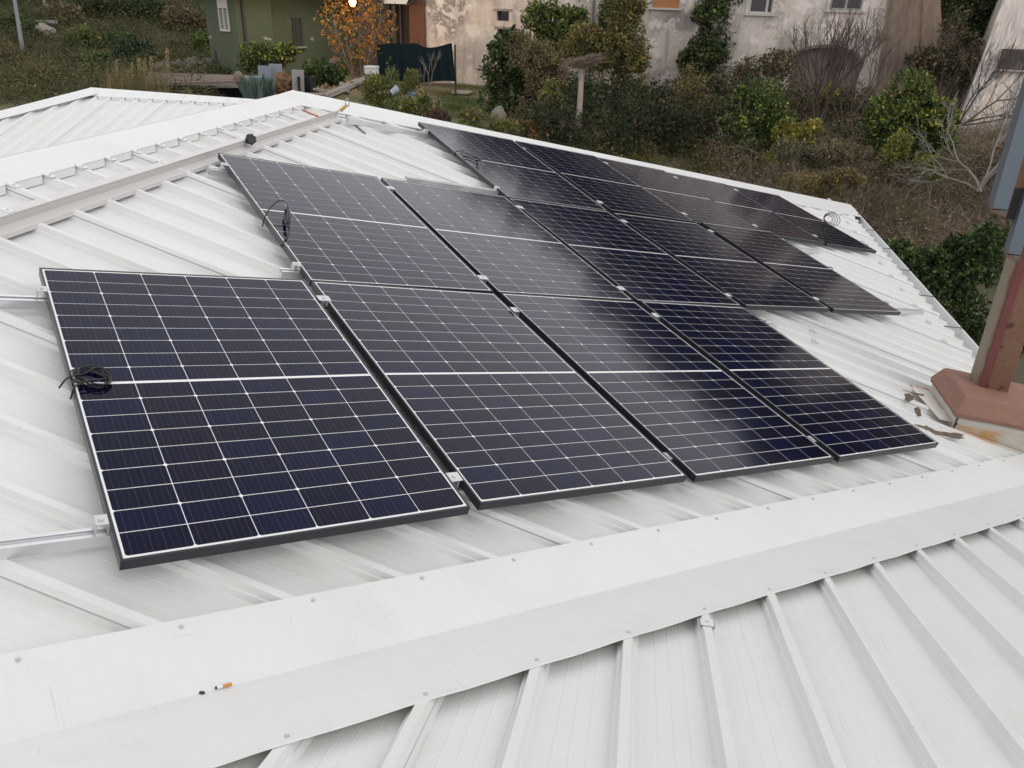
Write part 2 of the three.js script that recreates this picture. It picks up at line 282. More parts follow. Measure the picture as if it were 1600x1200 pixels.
const cellGeo = [0, 1].map((flip) => {
  const w = 0.0907, h = 0.0449, c = 0.0058, s = new THREE.Shape();
  s.moveTo(-w, -h); s.lineTo(w, -h); s.lineTo(w, h - c); s.lineTo(w - c, h); s.lineTo(-w + c, h); s.lineTo(-w, h - c); s.closePath();
  const g = new THREE.ShapeGeometry(s), uv = g.attributes.uv, p = g.attributes.position;
  for (let i = 0; i < uv.count; i++) uv.setXY(i, p.getX(i) / (2 * w) + 0.5, p.getY(i) / (2 * h) + 0.5);
  g.rotateX(-Math.PI / 2); if (flip) g.rotateY(Math.PI); return g;
});
const bevelBar = (w, h, d, x, y, z) => rbx(w, h, d, 0.0014, x, y, z);
const frameGeo = (() => { const W = PANEL_W, L = PANEL_H, l = 0.0085; return merge([bevelBar(l, 0.036, L, -W / 2 + l / 2, -0.018, 0), bevelBar(l, 0.036, L, W / 2 - l / 2, -0.018, 0), bevelBar(W - 2 * l, 0.036, l, 0, -0.018, -L / 2 + l / 2), bevelBar(W - 2 * l, 0.036, l, 0, -0.018, L / 2 - l / 2), bx(W - 2 * l, 0.0012, 0.024, 0, -0.0352, L / 2 - 0.024), bx(W - 2 * l, 0.0012, 0.024, 0, -0.0352, -L / 2 + 0.024)]); })();
const backGeo = new THREE.BoxGeometry(PANEL_W - 0.016, 0.004, PANEL_H - 0.016);
const boxGeo = rbx(0.09, 0.018, 0.06, 0.004);
const panelProto = new THREE.Group();
{
  mesh('frame', frameGeo, frameMat, panelProto);
  const b = mesh('backsheet', backGeo, sheetMat, panelProto); b.position.y = -0.0049;
  for (let k = -1; k <= 1; k++) { const j = mesh('junction_box', boxGeo, washer, panelProto); j.position.set(k * 0.36, -0.017, 0); }
  for (let r = 0; r < 18; r++) for (let c = 0; c < 6; c++) {
    const m = mesh('solar_cell', cellGeo[r % 2], cellMats[Math.floor(rnd() * 5)], panelProto);
    m.position.set((c - 2.5) * 0.1842, -0.0022, (r - 8.5) * 0.09315 + (r < 9 ? -0.006 : 0.006));
  }
}
const rowWord = { A: 'front row nearest the camera', B: 'middle row', C: 'back row along the hip' };
const PANELS = [ // row, column, centre along and down the array, sag, twist in the plane, tilt across, tilt along (as measured)
  ['A', 0, 0.5661, 0.8587, -0.0088, -0.0044, -0.0102, -0.0074, 'leftmost of the front row, coiled black cable on it'],
  ['A', 1, 1.7499, 0.8439, -0.0021, -0.0039, 0.0145, -0.0126, 'second from the left in the front row, greyish reflection'],
  ['A', 2, 2.9136, 0.8628, -0.0018, -0.0048, 0.0116, -0.0102, 'third from the left in the front row, half bright'],
  ['A', 3, 4.0801, 0.8703, -0.0024, -0.0045, 0.0069, -0.0063, 'dark rightmost panel of the front row, nearest the rusty post'],
  ['B', 1, 1.743, -0.8847, 0.0043, -0.0005, 0.0036, 0.0018, 'pale leftmost panel of the middle row, black cable over its edge'],
  ['B', 2, 2.9184, -0.8896, 0.0134, -0.0043, 0.0053, 0.0026, 'second from left in the middle row, bright patch low down'],
  ['B', 3, 4.0877, -0.8856, 0.0141, -0.006, -0.0037, -0.001, 'dark third panel of the middle row, central in the array'],
  ['B', 4, 5.2681, -0.8724, -0.0016, 0.0014, -0.0149, -0.0048, 'fourth of the middle row, second from its right end'],
  ['B', 5, 6.4657, -0.8648, -0.0245, 0.003, -0.0087, 0.009, 'rightmost panel of the middle row, pointing at the gutter'],
  ['C', 3, 4.1039, -2.6446, 0.0068, 0.0012, -0.0075, 0.0155, 'leftmost of the back row, cable loop at its left edge'],
  ['C', 4, 5.2746, -2.6342, -0.0093, 0.0024, -0.006, 0.0077, 'second panel from the left in the back row along the hip'],
  ['C', 5, 6.4395, -2.642, -0.0044, 0.0003, -0.0016, 0.0061, 'middle one of five in the back row along the hip'],
  ['C', 6, 7.626, -2.6258, 0.0042, 0.0006, 0.0015, 0.0056, 'fourth of the back row, second from its right end'],
  ['C', 7, 8.8018, -2.6201, 0.0121, -0.0008, 0.0043, 0.0053, 'right end of the back row, thin cable rings beside it'],
];
const panelFrame = {};
for (const [row, col, u, v, sag, tw, ta, tl, label] of PANELS) {
  const o = panelProto.clone(); o.name = numbered('solar_panel'); scene.add(o);
  tag(o, 'solar panel, ' + label, 'solar panel', 'solar panels on the white metal roof');
  const c = Math.cos(tw), s = Math.sin(tw);
  const x = PU.clone().multiplyScalar(c).addScaledVector(PV, s).addScaledVector(PN, -ta).normalize();
  const z = PU.clone().multiplyScalar(-s).addScaledVector(PV, c).addScaledVector(PN, -tl); const y = z.clone().cross(x).normalize(); z.copy(x).cross(y);
  o.quaternion.setFromRotationMatrix(new THREE.Matrix4().makeBasis(x, y, z)); o.position.copy(onRoof(u, v, TOP - sag));
  o.updateMatrixWorld(); panelFrame[row + col] = o;
}
const onPanel = (key, x, z, y = 0) => panelFrame[key].localToWorld(V(x, y, z)); // x to the right, z down the panel, from its centre

// ---------------------------------------------------------------- mounting rails with their clamps
const alu = new THREE.MeshStandardMaterial({ color: lin(0.72, 0.73, 0.75), roughness: 0.34, metalness: 0.75 });
const aluMatte = new THREE.MeshStandardMaterial({ color: lin(0.62, 0.62, 0.63), roughness: 0.5, metalness: 0.55 });
const railShape = (() => { const s = new THREE.Shape(), p = [[-0.02, 0], [0.02, 0], [0.02, 0.041], [0.008, 0.041], [0.008, 0.036], [0.013, 0.036], [0.013, 0.026], [-0.013, 0.026], [-0.013, 0.036], [-0.008, 0.036], [-0.008, 0.041], [-0.02, 0.041]]; s.moveTo(...p[0]); p.slice(1).forEach((q) => s.lineTo(...q)); return s; })();
const boltGeo = merge([cyl(0.0075, 0.0075, 0.005, 12, 0, 0.0025, 0), cyl(0.004, 0.004, 0.001, 6, 0, 0.0052, 0)]);
const endClampGeo = merge([rbx(0.034, 0.0035, 0.042, 0.001, -0.004, 0.0015, 0), bx(0.0035, 0.038, 0.042, -0.02, -0.018, 0), bx(0.0035, 0.034, 0.042, 0.0125, -0.019, 0)]);
const midClampGeo = merge([rbx(0.062, 0.0035, 0.05, 0.001, 0, 0.0018, 0), bx(0.0035, 0.03, 0.05, -0.013, -0.015, 0), bx(0.0035, 0.03, 0.05, 0.013, -0.015, 0)]);
const RU = new THREE.Matrix4().makeBasis(PU, PN, PV);
const rails = [
  ['A', 0.2, -2.2, 4.85, [0, 1, 2, 3], 'upper aluminium rail under the front row, sticking out at the left frame edge'],
  ['A', 1.55, -2.2, 4.75, [0, 1, 2, 3], 'lower aluminium rail under the front row, sticking out at the lower left'],
  ['B', -1.545, 1.075, 7.8, [1, 2, 3, 4, 5], 'upper aluminium rail under the middle row, its end bare beside the rightmost panel'],
  ['B', -0.19, 1.085, 7.85, [1, 2, 3, 4, 5], 'lower aluminium rail under the middle row, its bare end pointing at the gutter'],
  ['C', -3.3, 2.72, 9.43, [3, 4, 5, 6, 7], 'upper aluminium rail of the back row, bare below the hip flashing'],
  ['C', -1.94, 2.66, 9.42, [3, 4, 5, 6, 7], 'lower aluminium rail of the back row, bare above the middle row panels'],
];
for (const [row, v, u0, u1, cols, label] of rails) {
  const o = thing('mounting_rail', label, 'rail', onRoof(u0, v, 0.0412), 'aluminium rails under the panels');
  o.quaternion.setFromRotationMatrix(RU);
  const g = new THREE.ExtrudeGeometry(railShape, { depth: u1 - u0, bevelEnabled: false }); g.rotateY(Math.PI / 2); mesh('rail_profile', g, alu, o);
  const put = (geo, u, flip, key, dx) => {
    const p = onPanel(key, dx, 0); const h = p.clone().sub(onRoof(0, 2.15, 0)).dot(PN);
    const c = mesh('clamp', geo, aluMatte, o); c.position.set(u - u0, h - 0.0412 + 0.0005, 0); if (flip) c.rotation.y = Math.PI;
    const b = mesh('bolt', boltGeo, steel, c); b.position.set(geo === midClampGeo ? 0 : -0.006, 0.0035, 0);
  };
  const ctr = (k) => PANELS.find((p) => p[0] === row && p[1] === k)[2];
  put(endClampGeo, ctr(cols[0]) - PANEL_W / 2 - 0.011, false, row + cols[0], -0.5);
  for (let i = 0; i + 1 < cols.length; i++) put(midClampGeo, (ctr(cols[i]) + ctr(cols[i + 1])) / 2, false, row + cols[i], 0.56);
  put(endClampGeo, ctr(cols[cols.length - 1]) + PANEL_W / 2 + 0.011, true, row + cols[cols.length - 1], 0.5);
}

// ---------------------------------------------------------------- cables on the panels
const rubber = std([0.012, 0.012, 0.013], 0.45);
{
  const P = (x, z, y = 0.006) => onPanel('A0', x, z, y);
  const g = [];
  for (let k = 0; k < 5; k++) { const pts = [], a = rr(-0.3, 0.3), rx = rr(0.042, 0.058), rz = rr(0.04, 0.058); for (let i = 0; i < 14; i++) { const t = i / 14 * Math.PI * 2; pts.push(P(-0.497 + rr(-0.004, 0.004) + 0.012 * (k - 3) / 3 + rx * Math.cos(t + a), -0.025 + rz * Math.sin(t) + 0.014 * Math.cos(t) + rr(-0.004, 0.004), 0.004 + k * 0.003 + 0.003 * Math.sin(t * 2 + k))); } g.push(tube(pts, 0.0028, 60, 6, true)); }
  g.push(tube([P(-0.6, -0.02, -0.03), P(-0.575, -0.018, 0.012), P(-0.52, -0.03, 0.022), P(-0.48, -0.06, 0.024), P(-0.44, -0.06, 0.012)], 0.0032, 24));
  g.push(tube([P(-0.575, 0.05, -0.03), P(-0.56, 0.035, 0.012), P(-0.52, 0.02, 0.022), P(-0.46, 0.0, 0.016)], 0.0032, 24));
  g.push(tube([P(-0.56, -0.005, 0.008), P(-0.55, 0.012, 0.016), P(-0.535, 0.018, 0.006)], 0.006, 10, 8));
  const o = single('cable_coil', 'coil of black cable lying on the left edge of the leftmost front panel', 'cable', merge(g), rubber);
}
{
  const P = (x, z, y) => onPanel('B1', x, z, y), g = [];
  g.push(tube([P(-0.58, 0.14, -0.05), P(-0.572, 0.13, 0.01), P(-0.51, 0.06, 0.06), P(-0.455, 0.03, 0.078), P(-0.43, 0.06, 0.06), P(-0.455, 0.2, 0.01), P(-0.51, 0.34, 0.006), P(-0.555, 0.42, 0.006), P(-0.575, 0.43, -0.03)], 0.0036, 60));
  for (let k = 0; k < 3; k++) { const pts = []; for (let i = 0; i < 14; i++) { const t = i / 14 * Math.PI * 2; pts.push(P(-0.462 - 0.03 * Math.sin(t) + 0.007 * Math.cos(t) + 0.003 * k, 0.15 + 0.1 * Math.sin(t) + k * 0.008, 0.032 + 0.018 * Math.cos(t) + 0.003 * k)); } g.push(tube(pts, 0.0036, 50, 6, true)); }
  single('cable_loop', 'black cable looped over the left edge of the pale panel in the middle row', 'cable', merge(g), rubber);
}
{
  const P = (x, z, y) => onPanel('C3', x, z, y), g = [];
  for (let k = 0; k < 2; k++) { const pts = []; for (let i = 0; i < 14; i++) { const t = i / 14 * Math.PI * 2; pts.push(P(-0.5 + 0.09 * Math.cos(t), 0.06 + 0.08 * Math.sin(t) + 0.03 * k, 0.03 - 0.025 * Math.cos(t) + 0.03 * Math.sin(t + k))); } g.push(tube(pts, 0.0042, 50, 6, true)); }
  g.push(tube([P(-0.575, -0.09, -0.03), P(-0.565, -0.08, 0.01), P(-0.53, -0.02, 0.05)], 0.0042, 16));
  single('cable_loop', 'loose ring of black cable over the left edge of the leftmost back row panel', 'cable', merge(g), rubber);
}
{
  const g = [], c0 = onPanel('C7', 0.66, -0.02, 0.02), e1 = V(0.97, -0.1, -0.2), e2 = V(-0.1, 0.9, -0.35);
  for (let k = 0; k < 4; k++) { const pts = [], r = 0.05 + 0.017 * k; for (let i = 0; i < 14; i++) { const t = i / 14 * Math.PI * 2; pts.push(c0.clone().addScaledVector(e1, r * 1.15 * Math.cos(t) + 0.016 * k).addScaledVector(e2, r * 0.9 * Math.sin(t) + 0.02)); } g.push(tube(pts, 0.0042, 50, 6, true)); }
  single('cable_loop', 'rings of thin black cable standing beside the farthest panel near the gutter', 'cable', merge(g), rubber);
}
{
  const P = (x, z, y) => onPanel('B5', x, z, y), g = [];
  g.push(tube([P(0.56, -0.05, -0.02), P(0.585, -0.04, 0.004), P(0.605, -0.02, 0.002), P(0.6, 0.0, -0.02), P(0.58, 0.0, -0.03)], 0.006, 30));
  single('cable_end', 'short grey cable end at the right edge of the rightmost middle row panel', 'cable', merge(g), std([0.2, 0.21, 0.22], 0.5));
}
{ const p = onPanel('A3', 0, 0); single('cable_tie', 'thin black cable tail sticking up by a clamp in the middle row', 'cable tie', merge([tube([onPanel('B3', 0.575, 0.62, 0.0), onPanel('B3', 0.578, 0.61, 0.04), onPanel('B3', 0.57, 0.6, 0.11)], 0.0022, 10), tube([onPanel('B3', 0.575, 0.62, 0.0), onPanel('B3', 0.56, 0.63, 0.012), onPanel('B3', 0.58, 0.66, 0.006)], 0.004, 8)]), rubber); }

// ---------------------------------------------------------------- things lying on the roof
{ // long folded profile resting on the ribs
  const s = new THREE.Shape(), p = [[-0.11, 0.001], [-0.11, -0.0006], [0, -0.0006], [0.066, 0], [0.0705, -0.02], [0.072, -0.0195], [0.067, 0.0016], [0.002, 0.0016], [0.0035, 0.022], [0.0015, 0.046], [0.01, 0.05], [0.0095, 0.0515], [-0.0005, 0.0475], [0.0015, 0.022], [0, 0.001]];  // unseen back flange added up-slope to keep light out from underneath
  s.moveTo(...p[0]); p.slice(1).forEach((q) => s.lineTo(...q));
  const g = new THREE.ExtrudeGeometry(s, { depth: 8.4, bevelEnabled: false }), uv = g.attributes.uv; for (let i = 0; i < uv.count; i++) uv.setXY(i, uv.getX(i) * 0.3, uv.getY(i) * 0.3);
  const o = thing('angle_profile', 'long white folded metal profile lying across the ribs below the ridge', 'metal profile', mainAt(-1.828, -5.9, 0.0402));
  o.rotation.set(0, 0, -TH); mesh('profile', g, new THREE.MeshPhysicalMaterial({ color: lin(0.6, 0.585, 0.575), roughness: 0.4 }), o);
  const sc = mesh('screw', screwGeo, steel, o); sc.position.set(0.03, 0.002, 0.6);
}
{ // black lobed knob standing on the profile
  const g = []; for (let k = 0; k < 7; k++) { const a = k / 7 * Math.PI * 2, c = cyl(0.0125, 0.0125, 0.026, 12); c.translate(0.026 * Math.cos(a), 0, 0.026 * Math.sin(a)); g.push(c); }
  g.push(cyl(0.029, 0.029, 0.024, 24)); g.push(cyl(0.012, 0.014, 0.05, 12, 0, -0.03, 0));
  const m = merge(g); m.rotateZ(-1.15); m.rotateY(-0.5);
  single('black_knob', 'black plastic lobed knob standing on the white profile near the ridge', 'knob', m, std([0.014, 0.016, 0.02], 0.4), mainAt(-1.79, -4.18, 0.105));
}
{ // orange wrench
  const s = new THREE.Shape(); s.moveTo(-0.09, -0.008); s.lineTo(0.06, -0.007); s.quadraticCurveTo(0.075, -0.02, 0.1, -0.018); s.lineTo(0.105, -0.006); s.lineTo(0.088, -0.005); s.lineTo(0.088, 0.005); s.lineTo(0.105, 0.006); s.lineTo(0.1, 0.018); s.quadraticCurveTo(0.075, 0.02, 0.06, 0.007); s.lineTo(-0.09, 0.008); s.quadraticCurveTo(-0.1, 0, -0.09, -0.008);
  const g = new THREE.ExtrudeGeometry(s, { depth: 0.007, bevelThickness: 0.002, bevelSize: 0.002, bevelSegments: 2 }); g.rotateX(-Math.PI / 2);
  const o = single('wrench', 'orange wrench lying on the sheet between ribs below the ridge', 'wrench', g, std([0.42, 0.105, 0.05], 0.5), mainAt(-1.965, -5.655, 0.0425)); o.rotation.set(0, -0.06, -TH); o.scale.setScalar(0.8);
}
{ // yellow handle at the end of the profile
  const o = thing('hand_tool', 'short tool with a yellow handle at the far end of the white profile', 'tool', mainAt(-1.8, -5.92, 0.1));
  mesh('handle', merge([cyl(0.013, 0.017, 0.075, 14, 0, 0.035, 0)]), std([0.5, 0.3, 0.07], 0.5), o).rotation.set(-0.35, 0, -0.85);
  const r = new THREE.TorusGeometry(0.024, 0.006, 8, 18); const t = mesh('ring', r, std([0.35, 0.3, 0.28], 0.5), o); t.position.set(0.062, 0.07, -0.015); t.scale.set(0.7, 1.3, 1); t.rotation.y = 0.4;
  mesh('shank', merge([bar(V(-0.05, -0.02, 0.01), V(0.005, 0.005, 0), 0.016, 0.016), bx(0.05, 0.024, 0.03, -0.055, -0.03, 0.015)]), steel, o);
}
for (const [a, b, w] of [[mainAt(-1.74, -5.93, 0.05), mainAt(-1.52, -5.84, 0.008), 'below the end of the white profile'], [mainAt(-2.08, -5.93, 0.03), mainAt(-1.86, -5.86, 0.012), 'between the ridge flashing and the white profile']])
  single('steel_rod', 'thin dark steel rod lying ' + w, 'rod', bar(a, b, 0.009, 0.009), std([0.12, 0.12, 0.12], 0.5, { metalness: 0.5 }));
{ // cigarette end in the fold of the valley flashing
  const c = V(0.1165, 0, -0.149); c.y = valleyPt(0.1328, -0.0325, 0, 0.031).y + 0.0052;
  const o = thing('cigarette_butt', 'cigarette butt with an orange filter in the fold of the valley flashing', 'cigarette butt', c);
  o.quaternion.setFromUnitVectors(V(1, 0, 0), V(1, -TT, -1).normalize());
  const cy = (r, L, x) => { const g = new THREE.CylinderGeometry(r, r, L, 14); g.rotateZ(Math.PI / 2); g.translate(x, 0, 0); return g; };
  mesh('filter', cy(0.0041, 0.023, 0.009), std([0.62, 0.27, 0.06], 0.8), o); mesh('paper', cy(0.004, 0.014, -0.0095), std([0.75, 0.75, 0.73], 0.8), o); mesh('burnt_end', cy(0.0037, 0.004, -0.0185), std([0.06, 0.055, 0.05], 0.9), o);
  const ash = new THREE.IcosahedronGeometry(0.0055, 1); ash.scale(1.5, 0.6, 0.9);
  const q = valleyPt(0.0955, -0.03, 0, 0.031); single('ash_crumb', 'dark crumb of ash beside the cigarette butt', 'ash', ash, std([0.05, 0.05, 0.045], 1), q.add(V(0, 0.003, 0)));
}
// ---------------------------------------------------------------- curb, rusty post and what hangs on it
{
  const rustPaint = tex(512, 512, (u, v) => { const a = tiled(u, v, 1.3, 4), b = tiled(u + 0.4, v, 5, 4), k = 1 + 0.25 * a + 0.2 * b, d = smooth(0.05, 0.5, b + 0.3 * a); return [lerp(0.255, 0.2, d) * k, lerp(0.135, 0.1, d) * k, lerp(0.1, 0.075, d) * k]; }, true);
  const terra = new THREE.MeshStandardMaterial({ map: rustPaint, roughness: 0.75, side: THREE.DoubleSide });
  const whiteRust = new THREE.MeshStandardMaterial({ map: tex(512, 256, (u, v) => { const a = fbm(u * 7, v * 5, 2), b = fbm(u * 26, v * 18, 7), low = smooth(0.5, 0.06, v + 0.35 * a), r = low * smooth(-0.1, 0.3, fbm(u * 4 + 3, v * 2.2, 4) + 0.12) * 0.85; const k = 1 + 0.12 * b; return [lerp(0.5, 0.48, r) * k, lerp(0.49, 0.24, r) * k, lerp(0.45, 0.07, r) * k]; }, true), roughness: 0.6, side: THREE.DoubleSide });
  const tar = std([0.05, 0.035, 0.026], 0.9);
  const c = thing('roof_curb', 'white rust-stained metal curb with a terracotta coloured cap around the foot of the post', 'roof curb', V(3.31, -0.98, -4.18));
  // box 1.5 x 0.56 m seen from its near left corner; local x to the right, z towards the camera
  const X1 = 1.35, Z0 = -0.56, top = 0.13, wall = (a, b, h0a, h0b, ha, hb) => { const t = new Tri(); t.q(V(a.x, h0a, a.z), V(b.x, h0b, b.z), V(b.x, hb, b.z), V(a.x, ha, a.z), null, [[0, 0], [1, 0], [1, 1], [0, 1]]); return t.geo(); };
  mesh('upstand', wall(V(0, 0, 0), V(X1, 0, 0), -0.03, -0.42, top - 0.05, -0.09), whiteRust, c);
  mesh('upstand', wall(V(0, 0, Z0), V(0, 0, 0), -0.07, -0.075, top - 0.05, top - 0.05), std([0.5, 0.5, 0.47], 0.6), c);
  mesh('skirt', (() => { const t = new Tri(); t.q(V(-0.012, -0.03, 0.002), V(X1, -0.42, 0.002), V(X1, -0.455, 0.05), V(-0.02, -0.062, 0.05), null, [[0, 0.02], [1, 0.02], [1, 0.12], [0, 0.12]]); return t.geo(); })(), whiteRust, c);
  { // thick cap with chamfered edges following the slope
    const t = new Tri(), ring = (o, y) => [V(-o, y, Z0 - o), V(-o, y, o), V(X1 + o, y - 0.17, o), V(X1 + o, y - 0.17, Z0 - o)], N = 12;
    const rings = [ring(0.012, top - 0.075), ring(0.017, top - 0.045), ring(-0.035, top + 0.055), ring(-0.05, top + 0.068)];
    for (let k = 0; k + 1 < rings.length; k++) for (let i = 0; i < 4; i++) for (let j = 0; j < N; j++) {
      const W = (r, f) => { const p = rings[r][i].clone().lerp(rings[r][(i + 1) % 4], f); if (r === 0) p.y -= 0.014 * Math.abs(fbm(p.x * 9, p.z * 9)) * 2; return p; };
      const f = j / N, g = (j + 1) / N, uv = (p) => [p.x + p.y, p.z - p.y]; const a = W(k, f), b = W(k, g), d = W(k + 1, g), e = W(k + 1, f); t.q(a, b, d, e, null, [uv(a), uv(b), uv(d), uv(e)]);
    }
    const r = rings[3]; t.q(r[0], r[1], r[2], r[3], null, r.map((p) => [p.x * 1.3, p.z * 1.3])); mesh('cap', t.geo(), terra, c);
  }
  mesh('seal', merge([bar(V(0.003, -0.05, 0.006), V(0.012, top - 0.07, 0.006), 0.012, 0.006), bar(V(0.016, 0.0, 0.006), V(0.0, -0.03, 0.008), 0.016, 0.006)]), tar, c);
  { // torn bituminous sealing in front of the curb
    const words = ['dark brown scrap of bitumen by the upper corner of the apron flashing', 'small brown scrap of bitumen halfway down the apron flashing', 'long curved brown strip of bitumen sealing below the apron flashing', 'thin brown strip of bitumen along the top of the apron flashing', 'brown strip of bitumen under the near corner of the curb'], L = [[[1408, 612], [1420, 611], [1426, 617], [1434, 617], [1430, 627], [1421, 632], [1412, 626]], [[1424, 634], [1436, 631], [1441, 640], [1443, 652], [1436, 655], [1428, 645]], [[1425, 652], [1440, 659], [1447, 657], [1449, 661], [1461, 672], [1480, 679], [1503, 681], [1511, 687], [1506, 693], [1482, 690], [1462, 684], [1449, 672], [1442, 665], [1430, 659]], [[1409, 604], [1424, 610], [1446, 619], [1444, 623], [1426, 614]], [[1472, 668], [1484, 674], [1510, 688], [1500, 690], [1482, 684]]];
    const hit = (px, py, h) => { const dd = at(px, py, 1).sub(EYE), s = (h - EYE.dot(NM)) / dd.dot(NM); return EYE.clone().addScaledVector(dd, s); };
    L.forEach((P0, k) => { const t = new Tri(), c0 = P0.reduce((q, p) => [q[0] + p[0] / P0.length, q[1] + p[1] / P0.length], [0, 0]), P = P0.map(([x, y]) => [c0[0] + (x - c0[0]) * (k < 2 ? 0.6 : 0.9), c0[1] + (y - c0[1]) * (k < 2 ? 0.6 : 0.5)]); const c = P.reduce((q, p) => [q[0] + p[0] / P.length, q[1] + p[1] / P.length], [0, 0]), rg = []; for (let i = 0; i < P.length; i++) { const n = P[(i + 1) % P.length]; for (let m = 0; m < 3; m++) rg.push([lerp(P[i][0], n[0], m / 3) + rr(-0.7, 0.7), lerp(P[i][1], n[1], m / 3) + rr(-0.6, 0.6)]); } const T3 = rg.map(([x, y]) => hit(x, y, 0.043 + 0.002 * k)), M = hit(c[0], c[1], 0.048 + 0.002 * k); const sh = new THREE.Shape(rg.map(([x, y]) => new THREE.Vector2(x, y))), tri = THREE.ShapeUtils.triangulateShape(rg.map(([x, y]) => new THREE.Vector2(x, y)), []); for (const [u, v, w] of tri) t.t(T3[u], T3[v], T3[w]); for (let i = 0; i < T3.length; i++) { const A = T3[i], B = T3[(i + 1) % T3.length]; t.q(A, B, B.clone().addScaledVector(NM, -0.004), A.clone().addScaledVector(NM, -0.004)); } single('bitumen_scrap', words[k], 'bitumen', t.geo(), std([0.12, 0.083, 0.06].map(((q) => (z) => z * q)(rr(0.75, 1.2))), 0.9)); });
    const s = new Tri(), q = (x, z, h) => mainAt(x, z, h); const R = [[3.03, -4.68], [3.3, -4.76], [3.3, -4.2], [3.2, -4.18]];
    s.q(q(R[0][0] + 0.08, R[0][1], 0.043), q(R[3][0], R[3][1], 0.043), q(R[2][0], R[2][1], 0.052), q(R[1][0], R[1][1], 0.05), null, [[0.05, 0.9], [0.9, 0.9], [0.9, 0.05], [0.05, 0.05]]);
    const apron = new THREE.MeshStandardMaterial({ map: tex(256, 256, (u, v) => { const e = Math.min(u, 1 - u, v), n = fbm(u * 6, v * 6, 3), r = smooth(0.2, 0.0, e + 0.2 * n) ; const k = 1 + 0.1 * fbm(u * 20, v * 20, 1); return [lerp(0.64, 0.3, r) * k, lerp(0.6, 0.15, r) * k, lerp(0.55, 0.06, r) * k]; }, true), roughness: 0.6, side: THREE.DoubleSide });
    single('apron_flashing', 'white apron flashing with rusty edges on the roof left of the curb', 'flashing', s.geo(), apron);
  }
  // post
  const w = 0.2, base = V(3.515, -0.85, -4.45), postTex = tex(512, 1024, (u, v) => { const a = fbm(u * 1.6, v * 20, 3), b = fbm(u * 9, v * 120, 7, 3), k = 1 + 0.32 * a + 0.14 * b, d = smooth(0.0, 0.5, b + 0.4 * a); return [lerp(0.165, 0.11, d) * k, lerp(0.085, 0.052, d) * k, lerp(0.05, 0.038, d) * k]; }, true);
  const p = thing('steel_post', 'tall rust-brown square steel post rising from the curb at the right edge', 'post', base);
  const rust = new THREE.MeshStandardMaterial({ map: postTex, roughness: 0.7 });
  const face = (x, y, z, rx, wd, ht, m, n) => { const g = new THREE.BoxGeometry(wd, ht, 0.004); g.rotateY(rx); g.translate(x, y, z); return mesh(n, g, m, p); };
  mesh('post_tube', rbx(w, 3.4, w, 0.012, w / 2, 1.7 - 0.03, -w / 2), rust, p);
  face(-0.003, 1.69, -w / 2, Math.PI / 2, w - 0.03, 3.32, new THREE.MeshStandardMaterial({ map: tex(128, 1024, (u, v) => { const n = fbm(u * 5, v * 26, 1), s = fbm(u * 20, v * 60, 4), r = smooth(0.72, 1.0, u + 0.4 * n), k = 1 + 0.14 * s; return [lerp(0.235, 0.17, r) * k, lerp(0.2, 0.06, r) * k, lerp(0.145, 0.035, r) * k]; }, true), roughness: 0.75 }), 'bare_side');
  face(0.025, 1.69, 0.003, 0, 0.05, 3.3, new THREE.MeshStandardMaterial({ map: tex(64, 1024, (u, v) => { const n = fbm(u * 3, v * 22, 9), k = 1 + 0.3 * n; return [0.135 * k, 0.038 * k, 0.036 * k]; }, true), roughness: 0.7 }), 'primer_stripe');
  for (const [x, y] of [[0.05, 0.06], [0.15, 0.06], [0.1, 0.9]]) mesh('bolt', (() => { const g = cyl(0.011, 0.011, 0.012, 6); g.rotateX(Math.PI / 2); g.translate(x, y, 0.008); return g; })(), std([0.1, 0.055, 0.04], 0.8), p);
  mesh('weld', tube([V(-0.004, 0.004, -w), V(-0.004, 0.004, 0.004), V(w + 0.004, 0.004, 0.004)].flatMap((q, i, l) => i + 1 < l.length ? [0, 0.25, 0.5, 0.75].map((f) => q.clone().lerp(l[i + 1], f)) : [q]), 0.008, 60, 6), std([0.16, 0.085, 0.06], 0.9), p);
  mesh('drip_stain', merge([bx(0.05, 0.03, 0.002, 0.07, 0.52, 0.004, 0, 0, 0.5), bx(0.02, 0.02, 0.002, 0.06, 0.36, 0.004)]), std([0.07, 0.035, 0.025], 0.8), p);
  // grey steel channels hanging beside the post
  const grey = new THREE.MeshStandardMaterial({ map: tex(256, 512, (u, v) => { const e = Math.min(u, 1 - u), n = fbm(u * 5, v * 9, 5), r = smooth(0.07, 0.01, e + 0.1 * n) * 0.8 + smooth(0.02, 0.0, v + 0.015 * n), k = 1 + 0.12 * fbm(u * 14, v * 28, 2); r > 1 && 0; const q = clamp(r, 0, 1); return [lerp(0.115, 0.13, q) * k, lerp(0.148, 0.07, q) * k, lerp(0.18, 0.045, q) * k]; }, true), roughness: 0.5, metalness: 0.25, side: THREE.DoubleSide });
  const channel = (x, z, y0, wd, dp, turn, label) => { const o = thing('steel_channel', label, 'steel channel', V(x, y0, z)); o.rotation.y = turn;
    const L = 2.6, plate = (a, b, cut) => { const t = new Tri(); t.q(V(a.x, cut, a.z), V(b.x, 0, b.z), V(b.x, L, b.z), V(a.x, L, a.z), null, [[0, 0], [1, 0], [1, 1], [0, 1]]); return t.geo(); };
    mesh('web', plate(V(0, 0, 0), V(wd, 0, 0), 0.035), grey, o); mesh('flange', plate(V(0, 0, -dp), V(0, 0, 0), 0.06), grey, o); mesh('flange', plate(V(wd, 0, 0), V(wd, 0, -dp), 0.0), std([0.07, 0.05, 0.045], 0.8), o); mesh('stiffener', bx(wd - 0.01, 0.006, dp, wd / 2, 0.05, -dp / 2), std([0.1, 0.045, 0.03], 0.9), o); };
